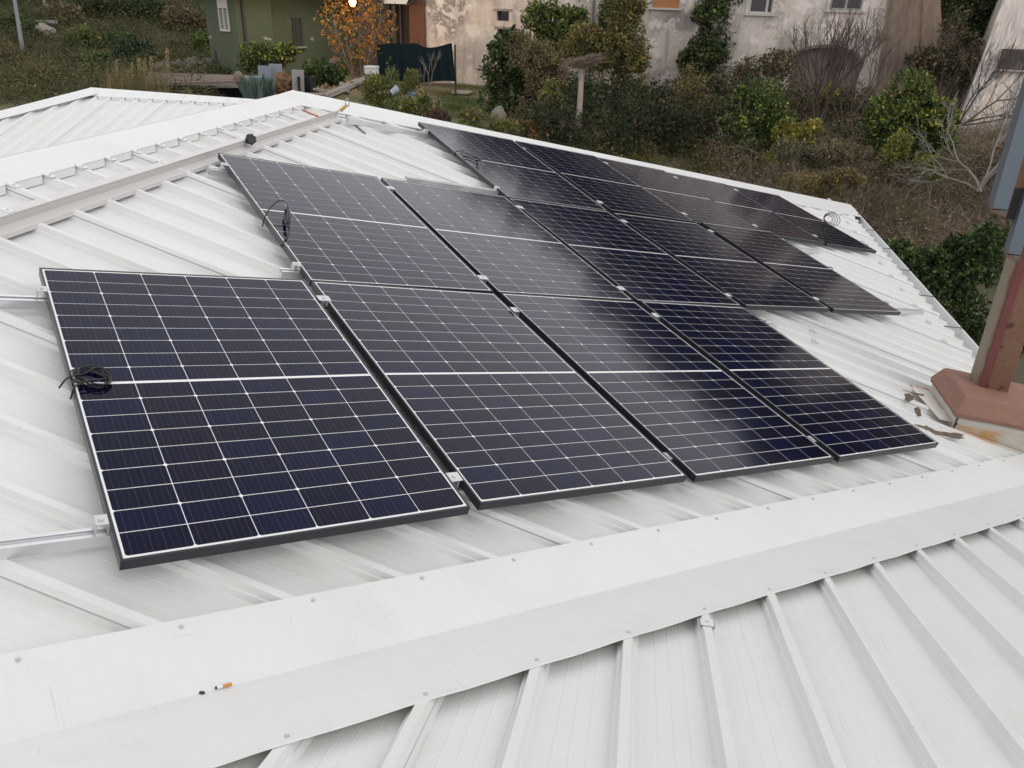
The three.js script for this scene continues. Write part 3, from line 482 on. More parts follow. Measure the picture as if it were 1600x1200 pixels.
  channel(3.235, -4.4, 0.415, 0.1, 0.09, 0, 'blue-grey steel channel hanging left of the rusty post, the higher and farther left of two');
  channel(3.402, -4.39, 0.13, 0.088, 0.07, 0, 'blue-grey steel channel against the rusty post, the lower of two');
  const br = thing('post_bracket', 'rusty bracket with recess shade painted as a dark box, between the two grey channels', 'bracket', V(3.34, 0.4, -4.46));
  mesh('recess_shade_box', bx(0.062, 0.2, 0.05, 0.031, 0.1, 0), std([0.03, 0.028, 0.028], 0.9), br); mesh('bracket_plate', bx(0.066, 2.2, 0.06, 0.031, 1.302, 0), rust, br);  // near-black box painted in for the shade of a recess
}

// ---------------------------------------------------------------- foliage builders
const leafMat = new THREE.MeshPhysicalMaterial({ vertexColors: true, roughness: 0.85, side: THREE.DoubleSide, transmission: 0.22, thickness: 0, specularIntensity: 0.3 });
const barkMat = new THREE.MeshStandardMaterial({ vertexColors: true, roughness: 0.95 });
const PAL = {
  dark: [[0.028, 0.048, 0.02], [0.038, 0.06, 0.024], [0.022, 0.036, 0.018], [0.05, 0.07, 0.03]],
  green: [[0.055, 0.088, 0.026], [0.075, 0.11, 0.03], [0.04, 0.066, 0.022], [0.095, 0.125, 0.035]],
  olive: [[0.085, 0.095, 0.035], [0.11, 0.11, 0.04], [0.065, 0.072, 0.03], [0.12, 0.1, 0.045]],
  yellow: [[0.17, 0.17, 0.035], [0.24, 0.21, 0.04], [0.11, 0.13, 0.035], [0.28, 0.23, 0.05]],
  ochre: [[0.16, 0.115, 0.035], [0.12, 0.105, 0.035], [0.2, 0.13, 0.04], [0.09, 0.085, 0.035]],
  brown: [[0.1, 0.073, 0.05], [0.13, 0.094, 0.06], [0.075, 0.058, 0.042], [0.16, 0.115, 0.072]],
  orange: [[0.36, 0.15, 0.025], [0.3, 0.115, 0.022], [0.42, 0.2, 0.04], [0.22, 0.09, 0.025]],
  blue: [[0.07, 0.105, 0.085], [0.1, 0.14, 0.115], [0.05, 0.08, 0.065]],
  twig: [[0.1, 0.08, 0.066], [0.13, 0.105, 0.088], [0.075, 0.06, 0.05]],
  straw: [[0.36, 0.27, 0.15], [0.3, 0.21, 0.11], [0.42, 0.33, 0.2]],
};
for (const [n, f] of Object.entries({ dark: 1.2, green: 1.65, olive: 1.5, yellow: 1.5, ochre: 1.6, brown: 1.35, orange: 1.15, blue: 1.3, twig: 1.9 })) PAL[n] = PAL[n].map((q) => q.map((v) => v * f));
const pick = (a) => a[Math.floor(rnd() * a.length)];
const mixPal = (spec) => { let r = rnd(); for (const [n, w] of spec) { r -= w; if (r <= 0) return pick(PAL[n]); } return pick(PAL[spec[0][0]]); };
function unit() { const z = rr(-1, 1), a = rr(0, 6.2832), s = Math.sqrt(1 - z * z); return V(s * Math.cos(a), s * Math.sin(a), z); }
const tmpA = V(0, 0, 0), tmpB = V(0, 0, 0);
function leaf(T, c, s, dir, k, narrow = 0.55) { // one leaf, folded along its midrib
  const side = tmpA.copy(dir).cross(tmpB.set(rr(-1, 1), rr(-1, 1), rr(-1, 1))).normalize(), a = c, b = V(0, 0, 0).copy(c).addScaledVector(dir, s), m = V(0, 0, 0).copy(c).addScaledVector(dir, s * 0.45), w = s * narrow * 0.5;
  T.t(a, V(m.x + side.x * w, m.y + side.y * w, m.z + side.z * w), b, k); T.t(a, b, V(m.x - side.x * w, m.y - side.y * w - 0.12 * s, m.z - side.z * w), k);
}
function limb(T, a, b, r0, r1, k, n = 4) {
  const d = b.clone().sub(a).normalize(), u = d.clone().cross(Math.abs(d.y) < 0.9 ? V(0, 1, 0) : V(1, 0, 0)).normalize(), w = d.clone().cross(u);
  const P = (o, r, i) => { const t = i / n * 6.2832; return o.clone().addScaledVector(u, r * Math.cos(t)).addScaledVector(w, r * Math.sin(t)); };
  for (let i = 0; i < n; i++) T.q(P(a, r0, i), P(a, r0, i + 1), P(b, r1, i + 1), P(b, r1, i), k);
}
function grow(T, p, d, L, r, depth, o, tips) { // a branching stem
  const n = 3; let q = p.clone(), e = d.clone();
  for (let i = 0; i < n; i++) { const w = q.clone(); e.add(unit().multiplyScalar(o.bend)).addScaledVector(V(0, 1, 0), o.up || 0).normalize(); q = q.clone().addScaledVector(e, L / n); const k = pick(o.pal); limb(T, w, q, lerp(r, r * 0.62, i / n), lerp(r, r * 0.62, (i + 1) / n), k, depth > 2 ? 5 : 3); if (depth > 0 && i > 0 && rnd() < o.side) grow(T, q, e.clone().add(unit().multiplyScalar(o.spread * 1.2)).normalize(), L * 0.6, r * 0.45, depth - 1, o, tips); }
  if (depth <= 0) { tips && tips.push(q); return; }
  for (let i = 0; i < o.kids; i++) grow(T, q, e.clone().add(unit().multiplyScalar(o.spread)).normalize(), L * rr(0.6, 0.85), r * 0.58, depth - 1, o, tips);
}
// plant: lobes [px, py, rx, ry] as seen in the photograph, set at a real distance; crown of separate leaves, stems to the ground
function plant(name, label, category, depth, lobes, pal, o = {}) {
  const n = 1.8 * (o.n || 2200), size = o.size || 0.11, T = new Tri(), B = new Tri(), sc = depth / F;
  const FH = V(FWD.x, 0, FWD.z).normalize(), away = (px, py) => at(px, py, 1).sub(EYE).dot(FH), mx = lobes.reduce((q, l) => q + l[0], 0) / lobes.length, my = lobes.reduce((q, l) => q + l[1], 0) / lobes.length, D0 = depth * away(mx, my);
  const L = lobes.map(([px, py, rx, ry, dz = 0]) => ({ c: at(px, py, D0 / away(px, py) + dz), rx: rx * sc * 1.22, ry: ry * sc * 1.22, rz: Math.min(rx, ry * 1.4) * sc * (o.deep || 0.9) }));
  const base = L.reduce((a, l) => a.add(l.c), V(0, 0, 0)).multiplyScalar(1 / L.length); base.y = o.ground !== undefined ? o.ground : H(base.x, base.z);
  const vol = L.map((l) => Math.pow(l.rx * l.ry * l.rz, 0.72)), tot = vol.reduce((a, b) => a + b, 0), off = rr(0, 50), fr = o.freq || 2.4;
  const lens = L.map((l, i) => Math.round(n * vol[i] / tot));
  L.forEach((l, i) => {
    let tries = 0;
    for (let k = 0; k < lens[i] && tries < lens[i] * 4; tries++) {
      const u = unit(), rad = Math.pow(rr(0.12, 1), 0.45) * (1 + 0.28 * noise(u.x * 2 + off, u.y * 2, u.z * 2 + i)); const c = V(l.c.x + u.x * rad * l.rx, l.c.y + u.y * rad * l.ry, l.c.z + u.z * rad * l.rz);
      const cl = noise(c.x * fr + off, c.y * fr, c.z * fr); if (cl < (o.gap ?? -0.2) - 0.06) continue;
      k++;
      const col = mixPal(pal), br = (0.8 + 0.5 * rnd()) * (1 + 0.5 * cl), d = unit().add(u.clone().multiplyScalar(0.6)).add(V(0, o.droop ?? -0.15, 0)).normalize();
      leaf(T, c.sub(base), size * (0.5 + 1.1 * rnd() * rnd() + 0.3 * (i % 3)), d, col.map((v) => v * br), o.narrow || 0.6);
    }
    const root = V(rr(-0.15, 0.15), -0.05, rr(-0.15, 0.15)), tip = l.c.clone().sub(base), mid = root.clone().lerp(tip, 0.5).add(V(rr(-0.12, 0.12), 0, rr(-0.12, 0.12)));
    const r = o.stem || 0.035; limb(B, root, mid, r, r * 0.75, pick(PAL.twig), 5); limb(B, mid, tip, r * 0.75, r * 0.4, pick(PAL.twig), 5);
    for (let q = 0; q < 7; q++) { const u = unit(); limb(B, mid.clone().lerp(tip, rr(0.3, 1)), tip.clone().add(V(u.x * l.rx * 0.85, u.y * l.ry * 0.85, u.z * l.rz * 0.85)), r * 0.35, r * 0.12, pick(PAL.twig), 3); }
  });
  const g = thing(name, label, category, base, o.group);
  mesh('crown', T.geo(), leafMat, g); mesh('stem', B.geo(), barkMat, g);
  return g;
}
function bare(name, label, base, stems, o, leaves) {
  const T = new Tri(), tips = []; for (const [d, L, r] of stems) grow(T, V(rr(-0.08, 0.08), -0.1, rr(-0.08, 0.08)), d.clone().normalize(), L, r, o.depth, o, tips);
  const g = thing(name, label, o.category || 'bare tree', base); mesh('branches', T.geo(), barkMat, g);
  if (leaves) { const K = new Tri(); for (const t of tips) for (let i = 0; i < leaves.n; i++) if (rnd() < (leaves.p || 1)) leaf(K, t.clone().add(unit().multiplyScalar(rr(0, leaves.r))), leaves.size * rr(0.6, 1.3), unit().add(V(0, -0.5, 0)).normalize(), pick(PAL[leaves.pal]).map(((s) => (v) => v * s)(rr(0.75, 1.25))), 0.7); mesh('leaves', K.geo(), leafMat, g); }
  return g;
}
function cover(name, label, n, where, o) { // low growth nobody could count, as one object
  const T = new Tri(); let made = 0, guard = 0;
  while (made < n && guard++ < n * 6) {
    const p = where(); if (!p) continue; const cl = fbm(p.x * 0.5 + 3, p.z * 0.5, o.s || 0); if (rnd() > clamp(0.6 + 1.5 * cl, 0.12, 1)) continue; made++;
    const y = H(p.x, p.z), h = o.h * rr(0.4, 1.2) * (1 + 1.2 * cl);
    for (let i = 0; i < o.per; i++) {
      const c = V(p.x + rr(-o.r, o.r), y - 0.03, p.z + rr(-o.r, o.r)), k = mixPal(o.pal).map(((s) => (v) => v * s)(rr(0.8, 1.2) * (o.lift || 1)));
      if (rnd() < o.twigs) { const d = V(rr(-1, 1), rr(0.1, 1.1), rr(-1, 1)).normalize(), e = c.clone().addScaledVector(d, h * rr(0.5, 1.3)), f = e.clone().add(V(rr(-1, 1), rr(-0.7, 0.4), rr(-1, 1)).multiplyScalar(h * 0.6)), w = o.w || 0.007, s = unit().multiplyScalar(w); T.q(c, c.clone().add(s), e.clone().add(s), e, k); T.t(e, e.clone().add(s), f, k); }
      else { c.y += rr(0, h); leaf(T, c, o.size * rr(0.6, 1.3), unit().add(V(0, 0.2, 0)).normalize(), k, o.narrow || 0.6); }
    }
  }
  return tag(mesh(name, T.geo(), leafMat), label, 'undergrowth', null, 'stuff');
}

// ---------------------------------------------------------------- old building behind the garden
const W0 = V(-9.75, -2.6, -36.6), WDIR = V(0.9772, 0, 0.2121), WN = V(-0.2121, 0, 0.9772);
const onWall = (px, py, out = 0) => { const d = at(px, py, 1).sub(EYE), o = W0.clone().addScaledVector(WN, out), s = o.clone().sub(EYE).dot(WN) / d.dot(WN), p = EYE.clone().addScaledVector(d, s).sub(W0); return [p.dot(WDIR), p.y]; };
const blotch = (x, y, cx, cy, rx, ry, wob = 0.5) => smooth(1.15, 0.75, Math.hypot((x - cx) / rx, (y - cy) / ry) + wob * fbm(x * 1.3, y * 1.3, cx));
const plasterTex = tex(2048, 1024, (u, v) => { // 26 m wide, 13 m high
  const x = u * 26 - 0.5, y = v * 13, a = fbm(x * 0.5, y * 0.5, 2), b = fbm(x * 2.2, y * 2.2, 5), c = fbm(x * 8, y * 8, 9), st = fbm(x * 3.5, y * 0.35, 1);
  let k = [0.42, 0.385, 0.35];
  const mixc = (q, t) => { k = k.map((z, i) => lerp(z, q[i], clamp(t, 0, 1))); };
  mixc([0.47, 0.41, 0.36], smooth(0.0, 0.3, a) * 0.6);
  mixc([0.3, 0.27, 0.25], smooth(0.05, 0.35, -a + 0.3 * b) * 0.6);
  mixc([0.22, 0.195, 0.18], smooth(0.05, 0.32, st) * 0.35);
  // rough dark weathered zone top left, with pale cloudy bits in it
  const dk = Math.max(blotch(x, y, 1.0, 4.5, 1.5, 1.9), blotch(x, y, 3.0, 5.0, 1.5, 0.95));
  mixc([0.17, 0.155, 0.15], dk * smooth(-0.3, 0.0, b + 0.4 * c + 0.1) * 0.9); mixc([0.5, 0.47, 0.44], dk * smooth(0.0, 0.16, b + 0.4 * c) * 0.85);
  mixc([0.46, 0.385, 0.325], blotch(x, y, 3.6, 3.7, 1.6, 1.0) * 0.85); mixc([0.46, 0.39, 0.33], blotch(x, y, 5.0, 4.6, 0.8, 1.4) * 0.8);
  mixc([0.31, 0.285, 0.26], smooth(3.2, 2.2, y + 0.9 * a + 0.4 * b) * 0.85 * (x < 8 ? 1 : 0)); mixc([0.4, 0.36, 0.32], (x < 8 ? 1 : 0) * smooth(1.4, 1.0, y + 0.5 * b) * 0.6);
  // grey stretch, bay under the shuttered window, pale smooth stretch
  const seg = (x0, x1) => smooth(x0 - 0.15, x0 + 0.15, x) * smooth(x1 + 0.15, x1 - 0.15, x);
  mixc([0.3, 0.275, 0.255], seg(7, 10.2) * 0.75); mixc([0.26, 0.24, 0.225], seg(10.2, 13.4) * (0.5 + 0.5 * smooth(-0.1, 0.2, b)) * 0.7); mixc([0.44, 0.395, 0.35], seg(10.5, 10.9) * 0.5 + seg(12.7, 13.0) * 0.5);
  mixc([0.13, 0.12, 0.115], blotch(x, y, 11.7, 3.6, 0.9, 0.35) * 0.65); mixc([0.56, 0.5, 0.46], seg(12.15, 12.25) * smooth(2.8, 3.6, y + b) * smooth(4.2, 3.9, y));
  mixc([0.44, 0.395, 0.35], seg(14.2, 16.6) * 0.7); mixc([0.6, 0.54, 0.495], seg(16.9, 20.6) * (0.85 + 0.3 * a)); mixc([0.3, 0.265, 0.24], seg(16.9, 20.6) * smooth(3.1, 2.3, y + 0.5 * a) * 0.6);
  mixc([0.42, 0.375, 0.33], smooth(23.2, 23.6, x) * 0.8);
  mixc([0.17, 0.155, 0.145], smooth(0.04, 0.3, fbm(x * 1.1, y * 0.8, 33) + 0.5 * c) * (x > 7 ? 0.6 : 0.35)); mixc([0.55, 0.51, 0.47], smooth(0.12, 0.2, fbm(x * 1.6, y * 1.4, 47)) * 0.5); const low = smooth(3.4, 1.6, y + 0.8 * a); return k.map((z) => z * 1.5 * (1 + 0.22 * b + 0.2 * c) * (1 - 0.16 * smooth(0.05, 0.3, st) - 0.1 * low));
}, true);
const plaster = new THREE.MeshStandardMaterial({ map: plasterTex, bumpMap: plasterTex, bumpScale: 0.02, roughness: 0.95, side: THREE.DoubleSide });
const old = thing('old_building', 'long old building with weathered cream plaster, ivy columns, small windows and a walled-up arch', 'building', W0);
old.rotation.y = Math.atan2(-WDIR.z, WDIR.x);
const wallShape = (outline, holes) => { const s = new THREE.Shape(outline.map(([x, y]) => new THREE.Vector2(x, y))); for (const h of holes) s.holes.push(new THREE.Path(h.map(([x, y]) => new THREE.Vector2(x, y)))); const g = new THREE.ExtrudeGeometry(s, { depth: 0.5, bevelEnabled: false }); g.translate(0, 0, -0.5); const uv = g.attributes.uv, p = g.attributes.position; for (let i = 0; i < uv.count; i++) uv.setXY(i, (p.getX(i) + 0.5) / 26, p.getY(i) / 13); return g; };
const rect = (x0, y0, x1, y1) => [[x0, y0], [x1, y0], [x1, y1], [x0, y1]];
const WIN = [ // pixel edges of the openings; the tops lie above the picture
  { px: [776, 17, 795, 33], bars: true }, { px: [777, 45, 797, 64], bars: true },
  { px: [1021, -34, 1062, 13], shutter: true }, { px: [1175, -30, 1206, 22], frame: [0.5, 0.5, 0.47] }, { px: [1304, -34, 1346, 17], frame: [0.3, 0.33, 0.3] },
];
{
  const holes = [], R = [];
  for (const w of WIN) { const [x0, y1] = onWall(w.px[0], w.px[1]), [x1, y0] = onWall(w.px[2], w.px[3]); holes.push(rect(x0, y0, x1, y1)); R.push([x0, y0, x1, y1]); }
  const [ax0, ay] = onWall(1236, 96), [ax1] = onWall(1346, 96), at0 = onWall(1288, 74)[1], arch = [[ax0, 0.6], [ax1, 0.6]];
  for (let i = 0; i <= 14; i++) { const t = i / 14 * Math.PI, cx = (ax0 + ax1) / 2; arch.push([cx + (ax1 - ax0) / 2 * Math.cos(t), ay + (at0 - ay) * Math.sin(t)]); }
  holes.push(arch);
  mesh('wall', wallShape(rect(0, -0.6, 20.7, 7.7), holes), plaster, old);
  const x2 = onWall(1476, 60)[0];
  mesh('wall', wallShape(rect(20.7, -0.6, 31, 7.7), []).translate(0, 0, -1.2), plaster, old);
  mesh('arch_filling', (() => { const g = wallShape(arch, []); g.translate(0, 0, -0.35); return g; })(), new THREE.MeshStandardMaterial({ map: tex(256, 256, (u, v) => { const a = tiled(u, v, 2), b = tiled(u, v, 9); const k = 1 + 0.3 * a + 0.3 * b; return [0.21 * k, 0.178 * k, 0.16 * k]; }, true), roughness: 0.95 }), old);
  const rim = []; for (let i = 0; i < 22; i++) { const t0 = i / 22 * Math.PI + 0.01, t1 = (i + 1) / 22 * Math.PI - 0.01, cx = (ax0 + ax1) / 2, rx = (ax1 - ax0) / 2, ry = at0 - ay, s = new THREE.Shape([[rx, ry, t0], [rx + 0.11, ry + 0.11, t0], [rx + 0.11, ry + 0.11, t1], [rx, ry, t1]].map(([a, b, t]) => new THREE.Vector2(cx + a * Math.cos(t), ay + b * Math.sin(t)))); const g = new THREE.ExtrudeGeometry(s, { depth: 0.02 + 0.008 * rnd(), bevelEnabled: false }); mesh('brick', g, std([0.2, 0.165, 0.14], 0.95), old); }
  R.forEach(([x0, y0, x1, y1], i) => {
    const w = WIN[i] || { frame: [0.35, 0.33, 0.3] }, g = new THREE.Group(); g.name = 'window'; old.add(g);
    const W = x1 - x0, h = y1 - y0, cx = (x0 + x1) / 2, cy = (y0 + y1) / 2, fm = std(w.frame || [0.1, 0.09, 0.085], 0.7);
    if (w.shutter) { const sm = std([0.52, 0.24, 0.1], 0.65); for (let k = 0; k < 18; k++) mesh('slat', bx(W - 0.06, h / 18 - 0.012, 0.03, cx, y0 + (k + 0.5) * h / 18, -0.11, 0.25), sm, g); mesh('frame', merge([bx(0.05, h, 0.06, x0 + 0.025, cy, -0.08), bx(0.05, h, 0.06, x1 - 0.025, cy, -0.08)]), std([0.45, 0.42, 0.38], 0.7), g); }
    else {
      mesh('pane', bx(W, h, 0.01, cx, cy, -0.28), new THREE.MeshStandardMaterial({ color: lin(0.012, 0.014, 0.017), roughness: 0.12 }), g);
      const f = w.bars ? [bx(0.04, h, 0.05, x0 + 0.02, cy, -0.24), bx(0.04, h, 0.05, x1 - 0.02, cy, -0.24)] : [bx(0.07, h, 0.07, x0 + 0.035, cy, -0.2), bx(0.07, h, 0.07, x1 - 0.035, cy, -0.2), bx(0.09, h, 0.07, cx + (i === 3 ? 0.22 : 0), cy, -0.2), bx(W - 0.14, 0.07, 0.065, cx, y0 + 0.036, -0.2)];
      mesh('frame', merge(f), fm, g);
      if (w.bars) { const b = []; for (let k = 1; k < 4; k++) b.push(cyl(0.009, 0.009, h, 6, x0 + W * k / 4, cy, -0.1)); for (let k = 1; k < 4; k++) { const c = cyl(0.009, 0.009, W, 6); c.rotateZ(Math.PI / 2); c.translate(cx, y0 + h * k / 4, -0.1); b.push(c); } mesh('bars', merge(b), std([0.03, 0.03, 0.03], 0.6), g); }
    }
    if (!w.bars) mesh('sill', bx(W + 0.22, 0.07, 0.2, cx, y0 - 0.037, 0.02), std([0.5, 0.48, 0.45], 0.8), g);
    else mesh('lintel', bx(W + 0.3, 0.09, 0.06, cx, y1 + 0.05, 0.0), std([0.3, 0.26, 0.22], 0.9), g);
  });
  { const a = onWall(927, 30)[0]; mesh('drainpipe', merge([cyl(0.05, 0.05, 6.6, 10, a, 4.3, 0.06), bx(0.16, 0.04, 0.08, a, 3.2, 0.04), bx(0.16, 0.04, 0.08, a, 6.4, 0.04)]), std([0.15, 0.14, 0.135], 0.8), old); }
  // leaning buttresses
  const stoneTex = tex(512, 512, (u, v) => { const a = fbm(u * 4, v * 4, 3), b = fbm(u * 16, v * 16, 8), s = fbm(u * 9, v * 1.2, 4); const k = 1 + 0.55 * a + 0.45 * b + 0.4 * s; return [0.185 * k, 0.14 * k, 0.108 * k]; }, true), stone = new THREE.MeshStandardMaterial({ map: stoneTex, bumpMap: stoneTex, bumpScale: 0.03, roughness: 0.95, side: THREE.DoubleSide });
  const batter = (pts, d0, d1, m, name) => { // pts: [px,py] bottom left, bottom right, top right, top left
    const t = new Tri(), P = pts.map(([px, py], i) => { const d = i < 2 ? d0 : d1, q = onWall(px, py, d); return V(q[0], q[1], d); }), K = P.map((p) => V(p.x, p.y, -1.3)), N = 6;
    for (let i = 0; i < N; i++) for (let j = 0; j < N; j++) { const Q = (a, b) => P[0].clone().lerp(P[1], a).lerp(P[3].clone().lerp(P[2], a), b).add(V(0, 0, 0.03 * fbm(a * 4, b * 4, pts[0][0]))); const a = i / N, b = j / N, c = (i + 1) / N, d = (j + 1) / N; t.q(Q(a, b), Q(c, b), Q(c, d), Q(a, d), null, [[a, b], [c, b], [c, d], [a, d]]); }
    for (const [a, b] of [[0, 3], [2, 1], [3, 2]]) t.q(K[a], P[a], P[b], K[b], null, [[0, 0], [0.3, 0], [0.3, 1], [0, 1]]);
    return mesh(name, t.geo(), m, old);
  };
  batter([[1362, 180], [1430, 180], [1446, -120], [1403, -120]], 1.1, 0.25, stone, 'buttress');
  batter([[1422, 180], [1480, 180], [1463, -120], [1447, -120]], 1.0, 0.1, new THREE.MeshStandardMaterial({ map: stoneTex, color: lin(1.2, 1.17, 1.13), roughness: 0.95, side: THREE.DoubleSide }), 'buttress');
  batter([[1462, 290], [1780, 290], [1760, -200], [1640, -200]], 2.3, 0.3, new THREE.MeshStandardMaterial({ map: plasterTex, color: lin(1.05, 1.05, 1.05), roughness: 0.95, side: THREE.DoubleSide }), 'scarp_wall');
  { const [x0, y1] = onWall(1567, 76, 1.5), [x1, y0] = onWall(1622, 111, 1.6), W = x1 - x0, h = y1 - y0, g = new THREE.Group(); g.name = 'window'; old.add(g); mesh('pane', bx(W, h, 0.3, (x0 + x1) / 2, (y0 + y1) / 2, 1.42), std([0.1, 0.088, 0.085], 0.8), g); const b = []; for (let k = 0; k <= 8; k++) b.push(cyl(0.008, 0.008, h, 6, x0 + W * k / 8, (y0 + y1) / 2, 1.6)); mesh('bars', merge(b), std([0.06, 0.05, 0.045], 0.7), g); mesh('sill', bx(W + 0.2, 0.05, 0.12, (x0 + x1) / 2, y0 - 0.028, 1.62), std([0.45, 0.42, 0.4], 0.8), g); }
  // tiled roof and gable ends above the picture
  const rf = new Tri(); rf.q(V(-0.6, 7.65, 0.6), V(31.6, 7.65, 0.6), V(31.6, 9.6, -6), V(-0.6, 9.6, -6)); rf.q(V(-0.6, 9.6, -6), V(31.6, 9.6, -6), V(31.6, 7.65, -12.6), V(-0.6, 7.65, -12.6)); mesh('roof', rf.geo(), std([0.05, 0.04, 0.034], 0.95), old);
  mesh('side_wall', merge([bx(0.5, 8.2, 11.4, 0.25, 3.5, -6.2), bx(0.5, 8.2, 11, 30.7, 3.5, -6.7), bx(31, 8.2, 0.5, 15.5, 3.5, -12.1)]), std([0.33, 0.29, 0.25], 0.95), old);
}
// ---------------------------------------------------------------- red house with the awning
const red = thing('red_house', 'rust-red plastered house end with a dark doorway and a small curved canopy', 'house', at(644, 128, 37).setY(-2.2));
red.rotation.y = -0.2;
{
  const t = tex(256, 256, (u, v) => { const a = fbm(u * 5, v * 5, 3), b = fbm(u * 18, v * 18, 5), k = 1 + 0.3 * a + 0.25 * b, w = smooth(0.12, 0.3, a + 0.4 * b); return [lerp(0.15, 0.085, w) * k, lerp(0.066, 0.054, w) * k, lerp(0.042, 0.045, w) * k]; }, true), m = new THREE.MeshStandardMaterial({ map: t, roughness: 0.95 });
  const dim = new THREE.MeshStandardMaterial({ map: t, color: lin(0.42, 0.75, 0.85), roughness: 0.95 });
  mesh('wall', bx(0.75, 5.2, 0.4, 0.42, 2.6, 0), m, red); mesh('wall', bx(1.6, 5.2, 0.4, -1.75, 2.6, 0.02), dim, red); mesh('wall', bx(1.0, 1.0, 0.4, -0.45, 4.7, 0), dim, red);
  mesh('door', bx(1.0, 4.2, 0.08, -0.45, 2.1, -0.14), std([0.04, 0.022, 0.018], 0.8), red); mesh('door_post', merge([bx(0.2, 4.2, 0.2, -0.82, 2.1, 0.0), bx(0.06, 4.2, 0.12, -0.5, 2.1, 0.0)]), std([0.075, 0.065, 0.055], 0.9), red);
  const c = new Tri(); for (let i = 0; i < 6; i++) { const f = (a) => [0.9 * a, 3.95 - 0.42 * a * a]; const [z0, y0] = f(i / 6), [z1, y1] = f((i + 1) / 6); c.q(V(-0.75, y0, 0.2 + z0), V(0.4, y0, 0.2 + z0), V(0.4, y1, 0.2 + z1), V(-0.75, y1, 0.2 + z1)); }
  mesh('canopy', c.geo(), std([0.5, 0.5, 0.46], 0.6), red); mesh('canopy_frame', merge([bx(0.03, 0.03, 0.9, -0.75, 3.62, 0.65, 0.3), bx(0.03, 0.03, 0.9, 0.4, 3.62, 0.65, 0.3)]), std([0.1, 0.09, 0.08], 0.7), red);
}
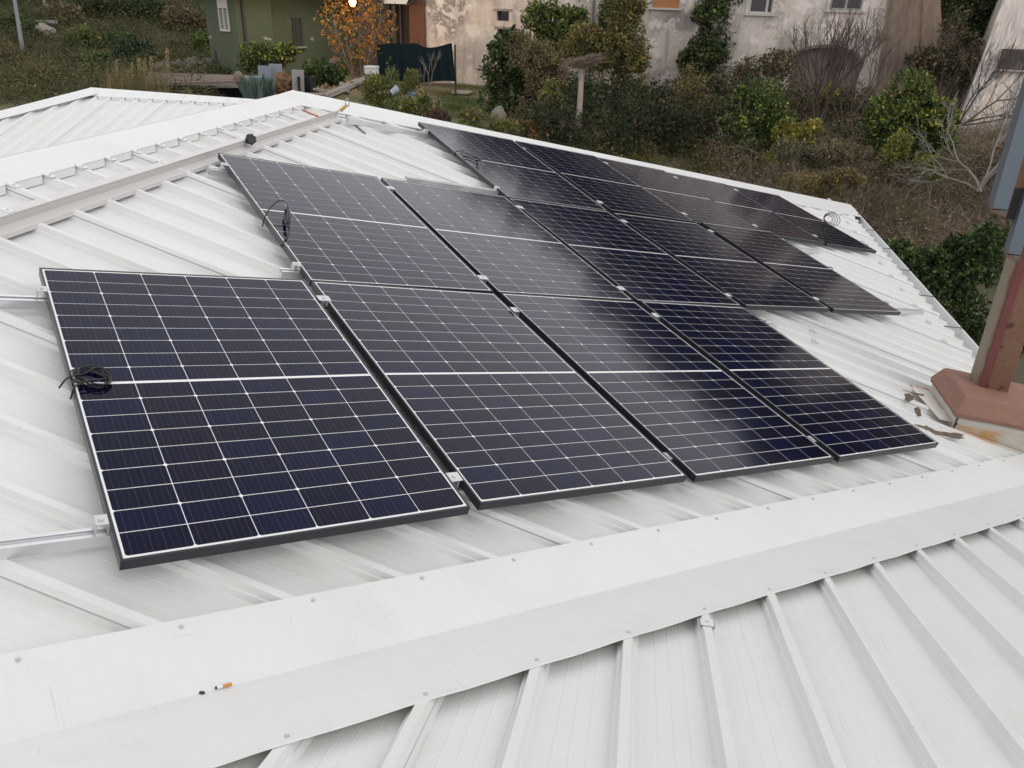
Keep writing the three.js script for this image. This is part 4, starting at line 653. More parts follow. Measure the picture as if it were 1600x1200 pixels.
// ---------------------------------------------------------------- green house
const gh = thing('green_house', 'low green plastered house with a white shutter and eaves, left of the garden', 'house', at(378, 114, 36).setY(-2.1));
{
  const gt = tex(512, 256, (u, v) => { const a = fbm(u * 6, v * 4, 3), b = fbm(u * 26, v * 14, 5), s = fbm(u * 22, v * 2.2, 2), p = smooth(0.3, 0.36, fbm(u * 11, v * 9, 21)) * smooth(0.55, 0.3, v), k = 1 + 0.16 * a + 0.1 * b + 0.14 * s; return [lerp(0.098, 0.4, p) * k, lerp(0.122, 0.39, p) * k, lerp(0.077, 0.36, p) * k]; }, true), m = new THREE.MeshStandardMaterial({ map: gt, roughness: 0.95, side: THREE.DoubleSide });
  const f = V(0.5, 0, -0.866), s = V(-0.866, 0, -0.5), up = V(0, 1, 0), h = 4.3;
  const panel = (o, d, L, y0, y1, u0 = 0) => { const t = new Tri(), a = o.clone(), b = o.clone().addScaledVector(d, L); t.q(a.clone().setY(y0), b.clone().setY(y0), b.clone().setY(y1), a.clone().setY(y1), null, [[u0, y0 / 5], [u0 + L / 10, y0 / 5], [u0 + L / 10, y1 / 5], [u0, y1 / 5]]); return t; };
  const solve = (px, py) => { const d = at(px, py, 1).sub(EYE); let best = 0, e = 1e9; for (let L = 0.5; L < 22; L += 0.02) { const q = gh.position.clone().addScaledVector(px < 378 ? s : f, L).sub(EYE), r = Math.abs(q.x * d.z - q.z * d.x); if (r < e) { e = r; best = L; } } return best; };
  const LS = solve(326, 60), LF1 = solve(427, 50), LF = 16;
  mesh('wall', panel(V(0, 0, 0), s, LS, -0.6, h).geo(), m, gh); mesh('wall', panel(V(0, 0, 0), f, LF1, -0.6, h, 0.3).geo(), m, gh);
  const in1 = f.clone().multiplyScalar(LF1), in2 = in1.clone().addScaledVector(s, 0.35);
  mesh('wall', panel(in1, s, 0.35, -0.6, h).geo(), m, gh); mesh('wall', panel(in2, f, LF - LF1, -0.6, h, 0.5).geo(), m, gh);
  mesh('wall', merge([panel(s.clone().multiplyScalar(LS), f, LF, -0.6, h).geo(), panel(f.clone().multiplyScalar(LF), s, LS, -0.6, h).geo()]), m, gh);
  const eaveY = 3.72, o = V(0, 0, 0).addScaledVector(f, -0.6).addScaledVector(s, -0.55);
  const e = merge([bar(o.clone().setY(eaveY), o.clone().addScaledVector(f, LF + 1.2).setY(eaveY), 0.1, 0.16), bar(o.clone().setY(eaveY), o.clone().addScaledVector(s, LS + 1.1).setY(eaveY), 0.1, 0.16)]); mesh('eaves', e, std([0.2, 0.23, 0.17], 0.8), gh);
  const rt = new Tri(), A = o.clone().setY(eaveY + 0.1), B = o.clone().addScaledVector(f, LF + 1.2).setY(eaveY + 0.1), C = B.clone().addScaledVector(s, LS + 1.1), D = A.clone().addScaledVector(s, LS + 1.1), R0 = A.clone().lerp(D, 0.5).addScaledVector(f, 2).setY(eaveY + 1.3), R1 = B.clone().lerp(C, 0.5).addScaledVector(f, -2).setY(eaveY + 1.3);
  rt.q(A, B, R1, R0); rt.q(C, D, R0, R1); rt.t(A, R0, D); rt.t(B, C, R1); mesh('roof', rt.geo(), std([0.13, 0.07, 0.045], 0.9), gh);
  const onFace = (d, L, y, out) => { const n = d === s ? V(-0.5, 0, 0.866) : V(0.866, 0, 0.5); return V(0, 0, 0).addScaledVector(d, L).addScaledVector(n, out).setY(y); };
  const yOf = (px, py, L, d) => { const q = gh.position.clone().addScaledVector(d, L), r = at(px, py, 1).sub(EYE), t = Math.hypot(q.x - EYE.x, q.z - EYE.z) / Math.hypot(r.x, r.z); return EYE.y + r.y * t - gh.position.y; };
  { const a = solve(361, 40), b = solve(345, 40), L = (a + b) / 2, W = Math.abs(b - a), y0 = yOf(353, 49, L, s), y1 = Math.min(y0 + 2.3, h - 0.15), c = onFace(s, L, (y0 + y1) / 2, 0.04), g = new THREE.Group(); g.name = 'shutter'; g.position.copy(c); g.rotation.y = Math.atan2(0.5, -0.866) ; gh.add(g);
    const hh = y1 - y0, wm = std([0.62, 0.6, 0.56], 0.7); g.rotation.y = Math.atan2(-s.z, s.x);
    mesh('frame', merge([bx(0.07, hh, 0.05, -W / 2 + 0.035, 0, 0), bx(0.07, hh, 0.05, W / 2 - 0.035, 0, 0), bx(0.06, hh, 0.05, 0, 0, 0), bx(W, 0.08, 0.052, 0, -hh / 2 + 0.04, 0), bx(W, 0.08, 0.052, 0, hh / 2 - 0.04, 0)]), wm, g); mesh('solid_leaf', bx(W - 0.1, hh * 0.52, 0.03, 0, hh * 0.22, 0), wm, g);
    for (let k = 0; k < 14; k++) mesh('slat', bx(W - 0.1, 0.03, 0.03, 0, -hh / 2 + 0.1 + k * hh * 0.4 / 14, 0, 0.5), std([0.42, 0.41, 0.38], 0.7), g); }
  { const a = solve(464, 50), b = solve(478, 50), L = (a + b) / 2, W = Math.abs(b - a), y0 = yOf(471, 73, L, f), y1 = yOf(471, 28, L, f), g = new THREE.Group(); g.name = 'window'; g.position.copy(onFace(f, L, (y0 + y1) / 2, -0.3)).addScaledVector(V(0, 0, 0), 1); g.rotation.y = Math.atan2(-f.z, f.x); gh.add(g); const hh = y1 - y0;
    mesh('shutter', bx(W, hh, 0.06, 0, 0, 0), std([0.045, 0.045, 0.04], 0.7), g); mesh('frame', merge([bx(0.05, hh, 0.09, -W / 2, 0, 0), bx(0.05, hh, 0.09, W / 2, 0, 0), bx(0.06, hh, 0.08, 0, 0, 0)]), std([0.07, 0.075, 0.06], 0.8), g); mesh('sill', bx(W + 0.3, 0.08, 0.2, 0, -hh / 2 - 0.04, 0.02), std([0.3, 0.3, 0.26], 0.8), g); }
  mesh('drainpipe', (() => { const g = cyl(0.06, 0.06, 3.6, 10); const p = onFace(f, 0.35, 1.9, 0.09); g.translate(p.x, p.y, p.z); return g; })(), std([0.06, 0.055, 0.05], 0.8), gh);
  { const p = onFace(s, solve(338, 90), 0.6, 0.03), pipe = cyl(0.045, 0.045, 1.1, 8); pipe.translate(p.x, p.y + 0.1, p.z); mesh('drainpipe', pipe, std([0.07, 0.07, 0.06], 0.8), gh); }
}

// ---------------------------------------------------------------- garden things
{ // low shed with a flat rusty roof
  const p = onGround(at(345, 156, 29.5)), o = thing('shed', 'low shed with a flat brown roof and dark open front before the green house', 'shed', p.setY(-3.1)); o.rotation.y = 0.42;
  const y = at(335, 136.5, 28.7).y - o.position.y + 0.4, t = tex(256, 256, (u, v) => { const a = fbm(u * 3, v * 14, 3), b = fbm(u * 14, v * 20, 7), k = 1 + 0.35 * a + 0.3 * b; return [0.13 * k, 0.105 * k, 0.09 * k]; }, true);
  for (let k = 0; k < 5; k++) mesh('roof_board', bx(3.5, 0.05, 0.36, -0.7 + rr(-0.06, 0.06), y - 0.08 - k * 0.028, -0.35 + k * 0.33, 0.05, 0, 0.012 * k - 0.02), new THREE.MeshStandardMaterial({ map: t, color: lin(...((s) => [s, s * 0.95, s * 0.9])(rr(0.75, 1.2))), roughness: 0.9 }), o);
  mesh('roof_edge', bx(3.52, 0.05, 0.05, -0.7, y - 0.25, 1.22), std([0.2, 0.19, 0.17], 0.9), o);
  mesh('wall', merge([bx(3.3, 2.6, 0.15, -0.7, y - 1.6, -1.2), bx(0.15, 2.6, 2.3, -2.3, y - 1.6, 0), bx(1.5, 2.3, 0.15, -1.55, y - 1.6, 1.08)]), std([0.3, 0.29, 0.26], 0.9), o);
  mesh('pier', bx(0.62, 2.9, 0.5, 1.28, y - 1.45, 0.95), std([0.2, 0.235, 0.27], 0.85), o);
  mesh('painted_inside_shade', bx(2.0, 2.2, 0.1, 0.2, y - 1.6, -0.2), std([0.012, 0.013, 0.016], 0.9), o);  // near-black board painted in as the shade inside the shed
}
{ const g = new THREE.SphereGeometry(0.18, 14, 10); const q = g.attributes.position; for (let i = 0; i < q.count; i++) { const n = 1 + 0.1 * fbm(q.getX(i) * 6, q.getY(i) * 6, q.getZ(i) * 6); q.setXYZ(i, q.getX(i) * n, q.getY(i) * n * 1.35, q.getZ(i) * n); } g.computeVertexNormals(); single('round_stone', 'rounded brown stone standing on the blue-grey pier of the shed', 'stone', g, std([0.19, 0.15, 0.12], 0.95), at(373, 122, 28.6)); }
const rubble = (name, label, a, b, h, n) => { const o = thing(name, label, 'stone wall', onGround(a)); for (let i = 0; i < n; i++) { const f = i / (n - 1), p = a.clone().lerp(b, f), g = new THREE.IcosahedronGeometry(0.3, 1), q = g.attributes.position, s = V(rr(0.5, 1.2), rr(0.35, 0.8), rr(0.5, 0.9)); for (let k = 0; k < q.count; k++) { const e = 1 + 0.25 * noise(q.getX(k) * 5 + i * 9, q.getY(k) * 5, q.getZ(k) * 5); q.setXYZ(k, q.getX(k) * s.x * e, q.getY(k) * s.y * e, q.getZ(k) * s.z * e); } g.computeVertexNormals(); const m = mesh('stone', g, std(((s) => [0.1 * s, 0.09 * s, 0.08 * s])(rr(0.7, 1.35)), 0.95), o); for (const up of [0]) m.position.set(p.x - o.position.x, H(p.x, p.z) - o.position.y + 0.12 + h * rnd(), p.z - o.position.z); } return o; };
rubble('rubble_wall', 'low tumbled wall of brown stones behind the shed', at(248, 118, 36), at(335, 104, 37), 0.45, 46);
{ // sheets and drums beside the vine
  const sheetGeo = (w, h) => { const t = new Tri(), n = 24; for (let i = 0; i < n; i++) { const z = (k) => 0.018 * Math.sin(k * Math.PI); t.q(V(w * i / n, 0, z(i)), V(w * (i + 1) / n, 0, z(i + 1)), V(w * (i + 1) / n, h, z(i + 1)), V(w * i / n, h, z(i))); } return t.geo(); };
  for (const [px, py, dep, w, h, turn, c, label] of [[404, 127, 33, 0.55, 0.62, 0.1, [0.2, 0.235, 0.27], 'pale blue-grey corrugated sheet, left one leaning below the vine'], [421, 124, 33.3, 0.6, 0.62, -0.05, [0.23, 0.265, 0.3], 'pale blue-grey corrugated sheet, right one leaning below the vine'], [457, 146, 30, 0.45, 0.85, 0.25, [0.27, 0.27, 0.265], 'grey upright metal sheet right of the rusty bale']]) {
    const o = single('metal_sheet', label, 'metal sheet', sheetGeo(w, h), std(c, 0.6), at(px, py, dep)); o.rotation.set(-0.12, turn, 0); }
  const g = new THREE.IcosahedronGeometry(0.36, 5), q = g.attributes.position; for (let i = 0; i < q.count; i++) { const x = q.getX(i), y = q.getY(i), z = q.getZ(i), e = 1 + 0.35 * noise(x * 6, y * 6, z * 6) + 0.22 * noise(x * 17, y * 17, z * 17); q.setXYZ(i, x * e * 0.95, y * e * 1.2, z * e); } g.computeVertexNormals();
  single('rusty_bale', 'rust-brown bale of scrap between the agave and the grey sheet', 'bale', g, std([0.17, 0.098, 0.048], 0.95), at(443, 132, 30.3));
  single('dark_crate', 'black open crate right of the grey upright sheet', 'crate', merge([bx(0.5, 0.05, 0.45, 0, -0.35, 0), bx(0.05, 0.7, 0.45, -0.25, 0, 0), bx(0.05, 0.7, 0.45, 0.25, 0, 0), bx(0.5, 0.7, 0.04, 0, 0, -0.22)]), std([0.02, 0.02, 0.022], 0.8), at(480, 135, 30));
}
{ // weathered boards
  const wood = new THREE.MeshStandardMaterial({ map: tex(512, 128, (u, v) => { const a = fbm(u * 3, v * 26, 2), b = fbm(u * 9, v * 9, 5), k = 1 + 0.35 * a + 0.3 * b, r = smooth(0.12, 0.3, b); return [lerp(0.26, 0.25, r) * k, lerp(0.235, 0.17, r) * k, lerp(0.215, 0.125, r) * k]; }, true), roughness: 0.95 });
  const o = thing('board_heap', 'heap of long weathered grey boards and bark in the garden before the autumn tree', 'board heap', at(540, 150, 26.5));
  const L = (px, py, d = 26.5) => at(px, py, d).sub(o.position);
  for (let k = 0; k < 16; k++) { const f = rnd(), y = 9 * rnd(), x0 = 506 + 22 * rr(0, 1), x1 = 584 - 26 * rnd(), yl = (x) => lerp(148, 113, (x - 506) / 76) + y + rr(-3, 3); mesh('board', bar(L(x0, yl(x0), 26.1 + 0.9 * f), L(x1, yl(x1), 26.3 + 0.9 * f), 0.09 + 0.16 * rnd(), rr(0.03, 0.08), V(rr(-0.3, 0.3), 1, 0.9 * rr(-1, 1)).normalize()), wood, o); }
  for (let k = 0; k < 14; k++) { const x = rr(520, 586), y = lerp(146, 116, (x - 506) / 76) + rr(0, 9), a = L(x, y, rr(26, 26.6)); mesh('bark_piece', bar(a, a.clone().add(V(rr(-0.3, 0.3), rr(-0.12, 0.12), rr(-0.2, 0.2))), rr(0.06, 0.14), 0.03, V(rr(-1, 1), 1, rr(-1, 1)).normalize()), wood, o); }
  mesh('board', bar(L(490, 139, 27), L(545, 147, 26.8), 0.12, 0.06), wood, o); mesh('board', bar(L(560, 158, 26), L(618, 138, 26.4), 0.07, 0.05), wood, o); mesh('board', bar(L(478, 146, 26.4), L(528, 148, 26.4), 0.2, 0.04), wood, o);
}
single('white_box', 'white polystyrene box with a pale green front beside the dark tarpaulin', 'box', merge([rbx(0.44, 0.22, 0.36, 0.015, 0, 0.09, 0), rbx(0.47, 0.07, 0.39, 0.012, 0, 0.23, 0)]), std([0.62, 0.64, 0.63], 0.7), at(581, 115, 29.5));
{ // dark tarpaulin hung on posts
  const dep = 32, o = thing('tarpaulin_screen', 'dark blue-green tarpaulin hung between posts before the old building', 'tarpaulin', at(650, 132, dep)), t = new Tri(), nx = 90, ny = 16;
  const top = (f) => lerp(69, 70, f) + 4.5 * Math.sin(Math.PI * f * 2.4 + 2.6) * (f > 0.5 ? 1.0 : 0.3) - (f > 0.42 && f < 0.62 ? 2.5 * Math.sin((f - 0.42) / 0.2 * Math.PI) : 0);
  const P = (i, j) => { const f = i / nx, g = j / ny, px = lerp(590, 706, f) + 6 * g * f * f, py = lerp(top(f), 128 - 1.5 * Math.sin(f * 9), g), fold = 0.055 * Math.sin(f * 44 + 3 * fbm(f * 5, 0.5)) * (0.35 + g) + 0.12 * fbm(f * 6, g * 1.2); return at(px, py, dep + fold).sub(o.position); };
  for (let i = 0; i < nx; i++) for (let j = 0; j < ny; j++) t.q(P(i, j), P(i, j + 1), P(i + 1, j + 1), P(i + 1, j));
  mesh('sheet', t.geo(), new THREE.MeshPhysicalMaterial({ color: lin(0.008, 0.015, 0.018), roughness: 1, specularIntensity: 0.15, side: THREE.DoubleSide }), o);
  for (const [px, y0, y1] of [[589, 66, 138], [654, 66, 140], [711, 70, 150]]) mesh('post', (() => { const a = at(px, y0, dep + 0.12).sub(o.position), b = at(px + 1, y1, dep + 0.12).sub(o.position); return bar(a, b, 0.07, 0.07, V(1, 0, 0)); })(), std([0.05, 0.04, 0.035], 0.9), o);
  mesh('ground_board', bar(at(597, 131, dep - 0.1).sub(o.position), at(706, 133, dep - 0.1).sub(o.position), 0.12, 0.1), std([0.11, 0.075, 0.06], 0.9), o);
}
{ // junk
  const c = new THREE.LatheGeometry([[0.11, 0], [0.13, 0.02], [0.17, 0.36], [0.185, 0.38], [0.165, 0.37], [0.12, 0.03], [0, 0.03]].map(([x, y]) => new THREE.Vector2(x, y)), 18); c.rotateZ(-1.0); c.rotateY(0.6);
  single('bucket', 'tipped pale grey bucket among the shrubs below the tarpaulin', 'bucket', c, std([0.33, 0.37, 0.41], 0.6), at(611, 146, 25.2)).scale.setScalar(0.72);
  single('folded_sheet', 'blue-grey folded plastic sheet on the ground below the tarpaulin', 'plastic sheet', merge([bx(0.36, 0.03, 0.3, 0, 0, 0, 0.35, 0.2, 0.2), bx(0.3, 0.03, 0.22, 0.05, 0.05, 0, 0.5, 0.1, -0.15)]), std([0.2, 0.25, 0.29], 0.6), at(642, 146, 26));
  const t = new THREE.TorusGeometry(0.085, 0.032, 10, 20); single('terracotta_ring', 'terracotta pipe ring lying on its side in the garden', 'pipe ring', t, std([0.3, 0.16, 0.1], 0.85), at(657, 144, 25.6));
  single('roof_tile', 'pale terracotta tile leaning on the ground beside the pipe ring', 'tile', bar(at(655, 152, 25.4).sub(at(662, 149, 25.4)), at(668, 147, 25.6).sub(at(662, 149, 25.4)), 0.12, 0.03), std([0.4, 0.27, 0.19], 0.85), at(662, 149, 25.4));
  const st = new THREE.IcosahedronGeometry(0.2, 4), q = st.attributes.position; for (let i = 0; i < q.count; i++) { const e = 1 + 0.3 * noise(q.getX(i) * 5, q.getY(i) * 5, q.getZ(i) * 5) + 0.16 * noise(q.getX(i) * 19, q.getY(i) * 19, q.getZ(i) * 19); q.setXYZ(i, q.getX(i) * e, q.getY(i) * e * 1.25, q.getZ(i) * e); } st.computeVertexNormals();
  single('boulder', 'grey pointed boulder at the foot of the big bush', 'boulder', st, std([0.2, 0.18, 0.165], 0.95), at(780, 181, 22));
}
{ // heap of dead brown leaves
  const T = new Tri(), c = at(682, 178, 23); for (let i = 0; i < 900; i++) { const u = unit(), r = Math.pow(rnd(), 0.4); leaf(T, V(u.x * 0.42 * r, Math.abs(u.y) * 0.38 * r, u.z * 0.4 * r), rr(0.06, 0.16), unit().add(V(0, 0.3, 0)).normalize(), [0.13, 0.075, 0.06].map(((s) => (k) => k * s)(rr(0.4, 1.5))), 0.4); }
  single('leaf_heap', 'heap of dead brown leaves at the edge of the roof', 'leaf heap', T.geo(), leafMat, c.clone().add(V(0, -0.25, 0)));
}
single('path_slab', 'pale concrete slab in the grass beside the tarpaulin', 'slab', (() => { const g = rbx(0.75, 0.08, 0.8, 0.02); return g; })(), std([0.3, 0.265, 0.23], 0.95), onGround(gp(722, 147), 0.05));
{ // lamp on the house wall behind the autumn tree
  const p = at(551, 3, 33), o = thing('street_lamp', 'lit orange lamp above the autumn tree', 'lamp', p);
  const lampM = new THREE.MeshStandardMaterial({ color: 0xffffff, emissive: new THREE.Color(1, 0.58, 0.14), emissiveIntensity: 2.6 });
  const g = new THREE.SphereGeometry(0.15, 16, 12); g.scale(1, 1.25, 1); mesh('lamp_bulb', g, lampM, o);
  mesh('lamp_arm', merge([bar(V(0, 0.2, 0), V(0.4, 0.45, -2.2), 0.05, 0.05), cyl(0.16, 0.08, 0.1, 14, 0, 0.24, 0)]), std([0.08, 0.08, 0.08], 0.6), o);
  const l = new THREE.PointLight(new THREE.Color(1, 0.6, 0.2), 26, 0, 2); l.position.set(p.x, p.y, p.z + 0.25); l.castShadow = true; l.shadow.radius = 8; scene.add(l);
}
// poles on the hillside
{ const b = gp(37, 92), o = thing('utility_pole', 'tall grey pole on the hillside at the far left', 'pole', b), L = b.clone().sub(EYE).dot(FWD), top = at(18, -30, L).sub(b); mesh('pole', (() => { const t = new Tri(); limb(t, V(0, -0.3, 0), top, 0.11, 0.085, [0.2, 0.22, 0.24], 10); return t.geo(); })(), barkMat, o); const o2b = gp(71, 30), o2 = thing('utility_pole', 'short thin grey post farther up the hillside', 'pole', o2b), L2 = o2b.clone().sub(EYE).dot(FWD); mesh('pole', (() => { const t = new Tri(); limb(t, V(0, -0.3, 0), at(66, -25, L2).sub(o2b), 0.09, 0.08, [0.2, 0.18, 0.16], 8); return t.geo(); })(), barkMat, o2); }
{ const b = gp(68, 62); const g = new THREE.DodecahedronGeometry(0.7, 1), q = g.attributes.position; for (let i = 0; i < q.count; i++) { const e = 1 + 0.3 * noise(q.getX(i) * 2, q.getY(i) * 2, q.getZ(i) * 2); q.setXYZ(i, q.getX(i) * e, q.getY(i) * e * 0.7, q.getZ(i) * e * 0.7); } g.computeVertexNormals(); single('boulder', 'pale boulder on the hillside right of the tall pole', 'boulder', g, std([0.26, 0.22, 0.2], 0.95), b.add(V(0, 0.35, 0))); const c = gp(66, 43); single('low_wall', 'short white wall edge on the hillside above the pale boulder', 'wall', bx(1.9, 0.16, 0.3), std([0.4, 0.39, 0.37], 0.9), onGround(c, 0.25)); }
{ // pampas plumes
  const spots = [[172, 118, 140], [182, 95, 138], [190, 117, 140], [206, 99, 140], [217, 93, 142], [226, 92, 142], [236, 89, 140], [263, 102, 146], [200, 110, 142], [261, 76, 140]];
  const o = thing('pampas_grass', 'clump of tall dry pampas grass with tan plumes behind the left roof edge', 'pampas grass', onGround(at(215, 140, 26)));
  const B = new Tri(); for (let i = 0; i < 700; i++) { const a = at(rr(165, 262), 142, rr(25.4, 26.6)).sub(o.position), d = V(rr(-0.35, 0.35), 1, rr(-0.35, 0.35)), L = rr(0.25, 0.85), e = a.clone().addScaledVector(d, L), w = V(rr(-1, 1), 0, rr(-1, 1)).multiplyScalar(0.012), k = (rnd() < 0.5 ? pick(PAL.straw) : pick(PAL.olive)).map(((s) => (c) => c * s)(rr(0.5, 1))); B.q(a.clone().setY(a.y - 0.5), a.clone().add(w).setY(a.y - 0.5), e.clone().add(w.multiplyScalar(0.4)), e, k); } mesh('blades', B.geo(), leafMat, o);
  for (const [px, y0, y1] of spots) { const a = at(px + 1, y1 + 12, 26).sub(o.position), b = at(px, y0, 26).sub(o.position), T = new Tri(); limb(T, a, b, 0.012, 0.006, [0.2, 0.16, 0.09], 4); const ax = b.clone().sub(a).normalize(); for (let i = 0; i < 90; i++) { const f = rnd(), c = b.clone().addScaledVector(ax, -0.55 * f), r = 0.06 * Math.sin(Math.PI * Math.pow(f, 0.7) * 0.95 + 0.1); c.add(unit().multiplyScalar(r)); leaf(T, c, rr(0.05, 0.1), ax.clone().add(unit().multiplyScalar(0.5)).normalize(), pick(PAL.straw).map(((s) => (k) => k * s)(rr(0.7, 1.15))), 0.25); } mesh('plume', T.geo(), leafMat, o); }
}
// ---------------------------------------------------------------- trees and shrubs of the garden
const column = (y0, y1, n, x, w) => Array.from({ length: n }, (_, i) => { const f = i / (n - 1); return [lerp(x[0], x[1], f) + 5 * Math.sin(i * 2.3), lerp(y0, y1, f), lerp(w[0], w[1], f) * (1 + 0.2 * Math.sin(i * 1.7)), (y1 - y0) / n * 0.95]; });
const twigO = (o = {}) => ({ depth: 3, bend: 0.16, side: 0.4, spread: 0.55, kids: 3, up: 0.05, pal: PAL.twig, ...o });
plant('autumn_tree', 'slender tree with sparse orange autumn leaves in front of the green house', 'tree', 32, [[560, 0, 42, 30], [520, 30, 26, 32], [575, 45, 34, 30], [540, 60, 28, 34], [598, 25, 22, 26], [585, 88, 22, 26], [545, 98, 20, 24], [525, 75, 14, 22]], [['orange', 0.6], ['ochre', 0.3], ['brown', 0.1]], { n: 1000, size: 0.1, gap: 0.03, freq: 3.2, stem: 0.045, narrow: 0.75, deep: 0.7 });
plant('vine_arbour', 'dark green vine sprawling over a frame against the green house', 'vine', 34.2, [[395, 88, 20, 18], [420, 92, 24, 14], [448, 82, 16, 10], [385, 100, 12, 14], [410, 78, 18, 8]], [['green', 0.45], ['dark', 0.4], ['yellow', 0.15]], { n: 2600, size: 0.12 });
{ const o = thing('agave_clump', 'blue-green agave clump with upright fleshy leaves by the shed', 'agave', onGround(at(404, 152, 28.5))), T = new Tri(); o.position.y = at(404, 156, 28.5).y; for (let i = 0; i < 90; i++) { const a = V(rr(-0.42, 0.42), 0, rr(-0.3, 0.3)), d = V(a.x * 0.8 + rr(-0.2, 0.2), 1, rr(-0.3, 0.3)).normalize(), L = rr(0.45, 0.95), w = V(1, 0, rr(-0.6, 0.6)).multiplyScalar(0.045), k = pick(PAL.blue).map(((s) => (c) => c * s)(rr(0.8, 1.5))), m = a.clone().addScaledVector(d, L * 0.5); T.q(a.clone().sub(w), a.clone().add(w), m.clone().add(w), m.clone().sub(w), k); T.t(m.clone().sub(w), m.clone().add(w), m.clone().addScaledVector(d, L * 0.5), k); } mesh('leaves', T.geo(), leafMat, o); }
plant('garden_shrub', 'leafy green shrub with large leaves behind the boards, under the green house wall', 'shrub', 31, [[500, 108, 22, 12], [520, 118, 16, 12], [490, 120, 12, 8]], [['dark', 0.5], ['green', 0.5]], { n: 1500, size: 0.13 });
plant('ivy_patch', 'dark ivy patch at the lower left corner of the green house', 'ivy', 36, [[338, 112, 14, 9], [352, 118, 12, 8]], [['dark', 0.7], ['green', 0.3]], { n: 900, size: 0.11 });
plant('hillside_bush', 'bright green bush left of the green house', 'bush', 44, [[312, 65, 14, 12], [322, 72, 8, 10]], [['green', 0.8], ['yellow', 0.1], ['dark', 0.1]], { n: 1300, size: 0.14 });
plant('young_conifer', 'small feathery yellow-green conifer before the left end of the tarpaulin', 'conifer', 25.6, [[612, 118, 9, 22], [605, 145, 18, 20], [585, 138, 16, 18], [590, 160, 22, 14]], [['olive', 0.5], ['green', 0.35], ['yellow', 0.15]], { n: 3800, size: 0.075, narrow: 0.3 });
plant('young_conifer', 'small rounded conifer before the middle of the tarpaulin', 'conifer', 26, [[644, 122, 11, 12], [640, 136, 14, 10]], [['olive', 0.5], ['green', 0.3], ['yellow', 0.2]], { n: 1700, size: 0.07, narrow: 0.3 });
plant('ground_shrub', 'low yellow-green shrubs along the roof edge left of the leaf heap', 'shrub', 23.6, [[625, 166, 22, 12], [655, 170, 20, 12], [668, 160, 16, 8]], [['olive', 0.5], ['green', 0.4], ['yellow', 0.1]], { n: 2200, size: 0.075 });
bare('bare_sapling', 'bare young tree with upright pale twigs before the tarpaulin', onGround(at(668, 142, 27)).setY(at(668, 138, 27).y), [[V(-0.1, 1, 0), 0.55, 0.022], [V(0.25, 1, 0), 0.6, 0.022], [V(0.05, 1, 0.1), 0.4, 0.018]], twigO({ depth: 2, kids: 3, spread: 0.5, up: 0.16, pal: [[0.2, 0.17, 0.15]] }));
// the big mixed bushes
plant('evergreen_bush', 'big dark evergreen bush below the small barred windows', 'bush', 26.5, [[812, 150, 50, 48], [795, 112, 34, 26], [800, 76, 26, 22], [780, 165, 26, 24], [845, 170, 34, 34], [822, 110, 36, 34]], [['dark', 0.66], ['green', 0.26], ['brown', 0.08]], { n: 8200, size: 0.125, gap: -0.18 });
plant('russet_bush', 'russet brown and olive shrub growing through the big evergreen bush', 'bush', 25.4, [[835, 90, 36, 26], [850, 125, 30, 28], [838, 165, 26, 30], [815, 66, 26, 14], [860, 110, 22, 20]], [['brown', 0.55], ['olive', 0.25], ['ochre', 0.2]], { n: 4300, size: 0.085, gap: 0.0 });
plant('laurel_tree', 'tall leafy green and yellow tree against the grey wall, left of the drainpipe', 'tree', 31, [[850, 8, 22, 24], [842, 30, 22, 18], [885, 40, 28, 24], [865, 50, 26, 24], [838, 58, 18, 18], [890, 62, 22, 18], [870, 78, 26, 20], [905, 30, 14, 16]], [['green', 0.38], ['dark', 0.3], ['olive', 0.17], ['yellow', 0.15]], { n: 5200, size: 0.12, gap: -0.12 });
plant('yellowing_bush', 'yellow-green bush at the right side of the big evergreen bush', 'bush', 24.6, [[860, 150, 18, 20], [868, 170, 14, 16], [850, 185, 20, 14]], [['yellow', 0.4], ['olive', 0.35], ['green', 0.25]], { n: 1900, size: 0.085 });
plant('autumn_vine', 'tall autumn-yellow climber covering the wall above the cut trunk', 'climber', 29, [...column(-25, 140, 8, [976, 984], [24, 26]), [950, 70, 30, 22], [905, 70, 28, 18], [930, 92, 30, 18], [915, 50, 22, 14]], [['ochre', 0.42], ['olive', 0.28], ['green', 0.18], ['brown', 0.12]], { n: 9000, size: 0.1, gap: -0.16 });
plant('ivy_column', 'dark green ivy on the wall edge left of the autumn climber', 'ivy', 31.5, [[952, 14, 14, 20], [948, 36, 10, 12]], [['dark', 0.75], ['green', 0.25]], { n: 900, size: 0.12, ground: -0.5 });
plant('painted_shade_thicket', 'thicket with shade painted into its dark leaves behind the cut trunk', 'thicket', 29.5, [[890, 150, 40, 34], [950, 165, 44, 40], [985, 165, 26, 30], [900, 185, 34, 22]], [['dark', 0.75], ['brown', 0.25]], { n: 3600, size: 0.11, gap: -0.15 });  // dark palette paints the shade behind the trunk into the leaves
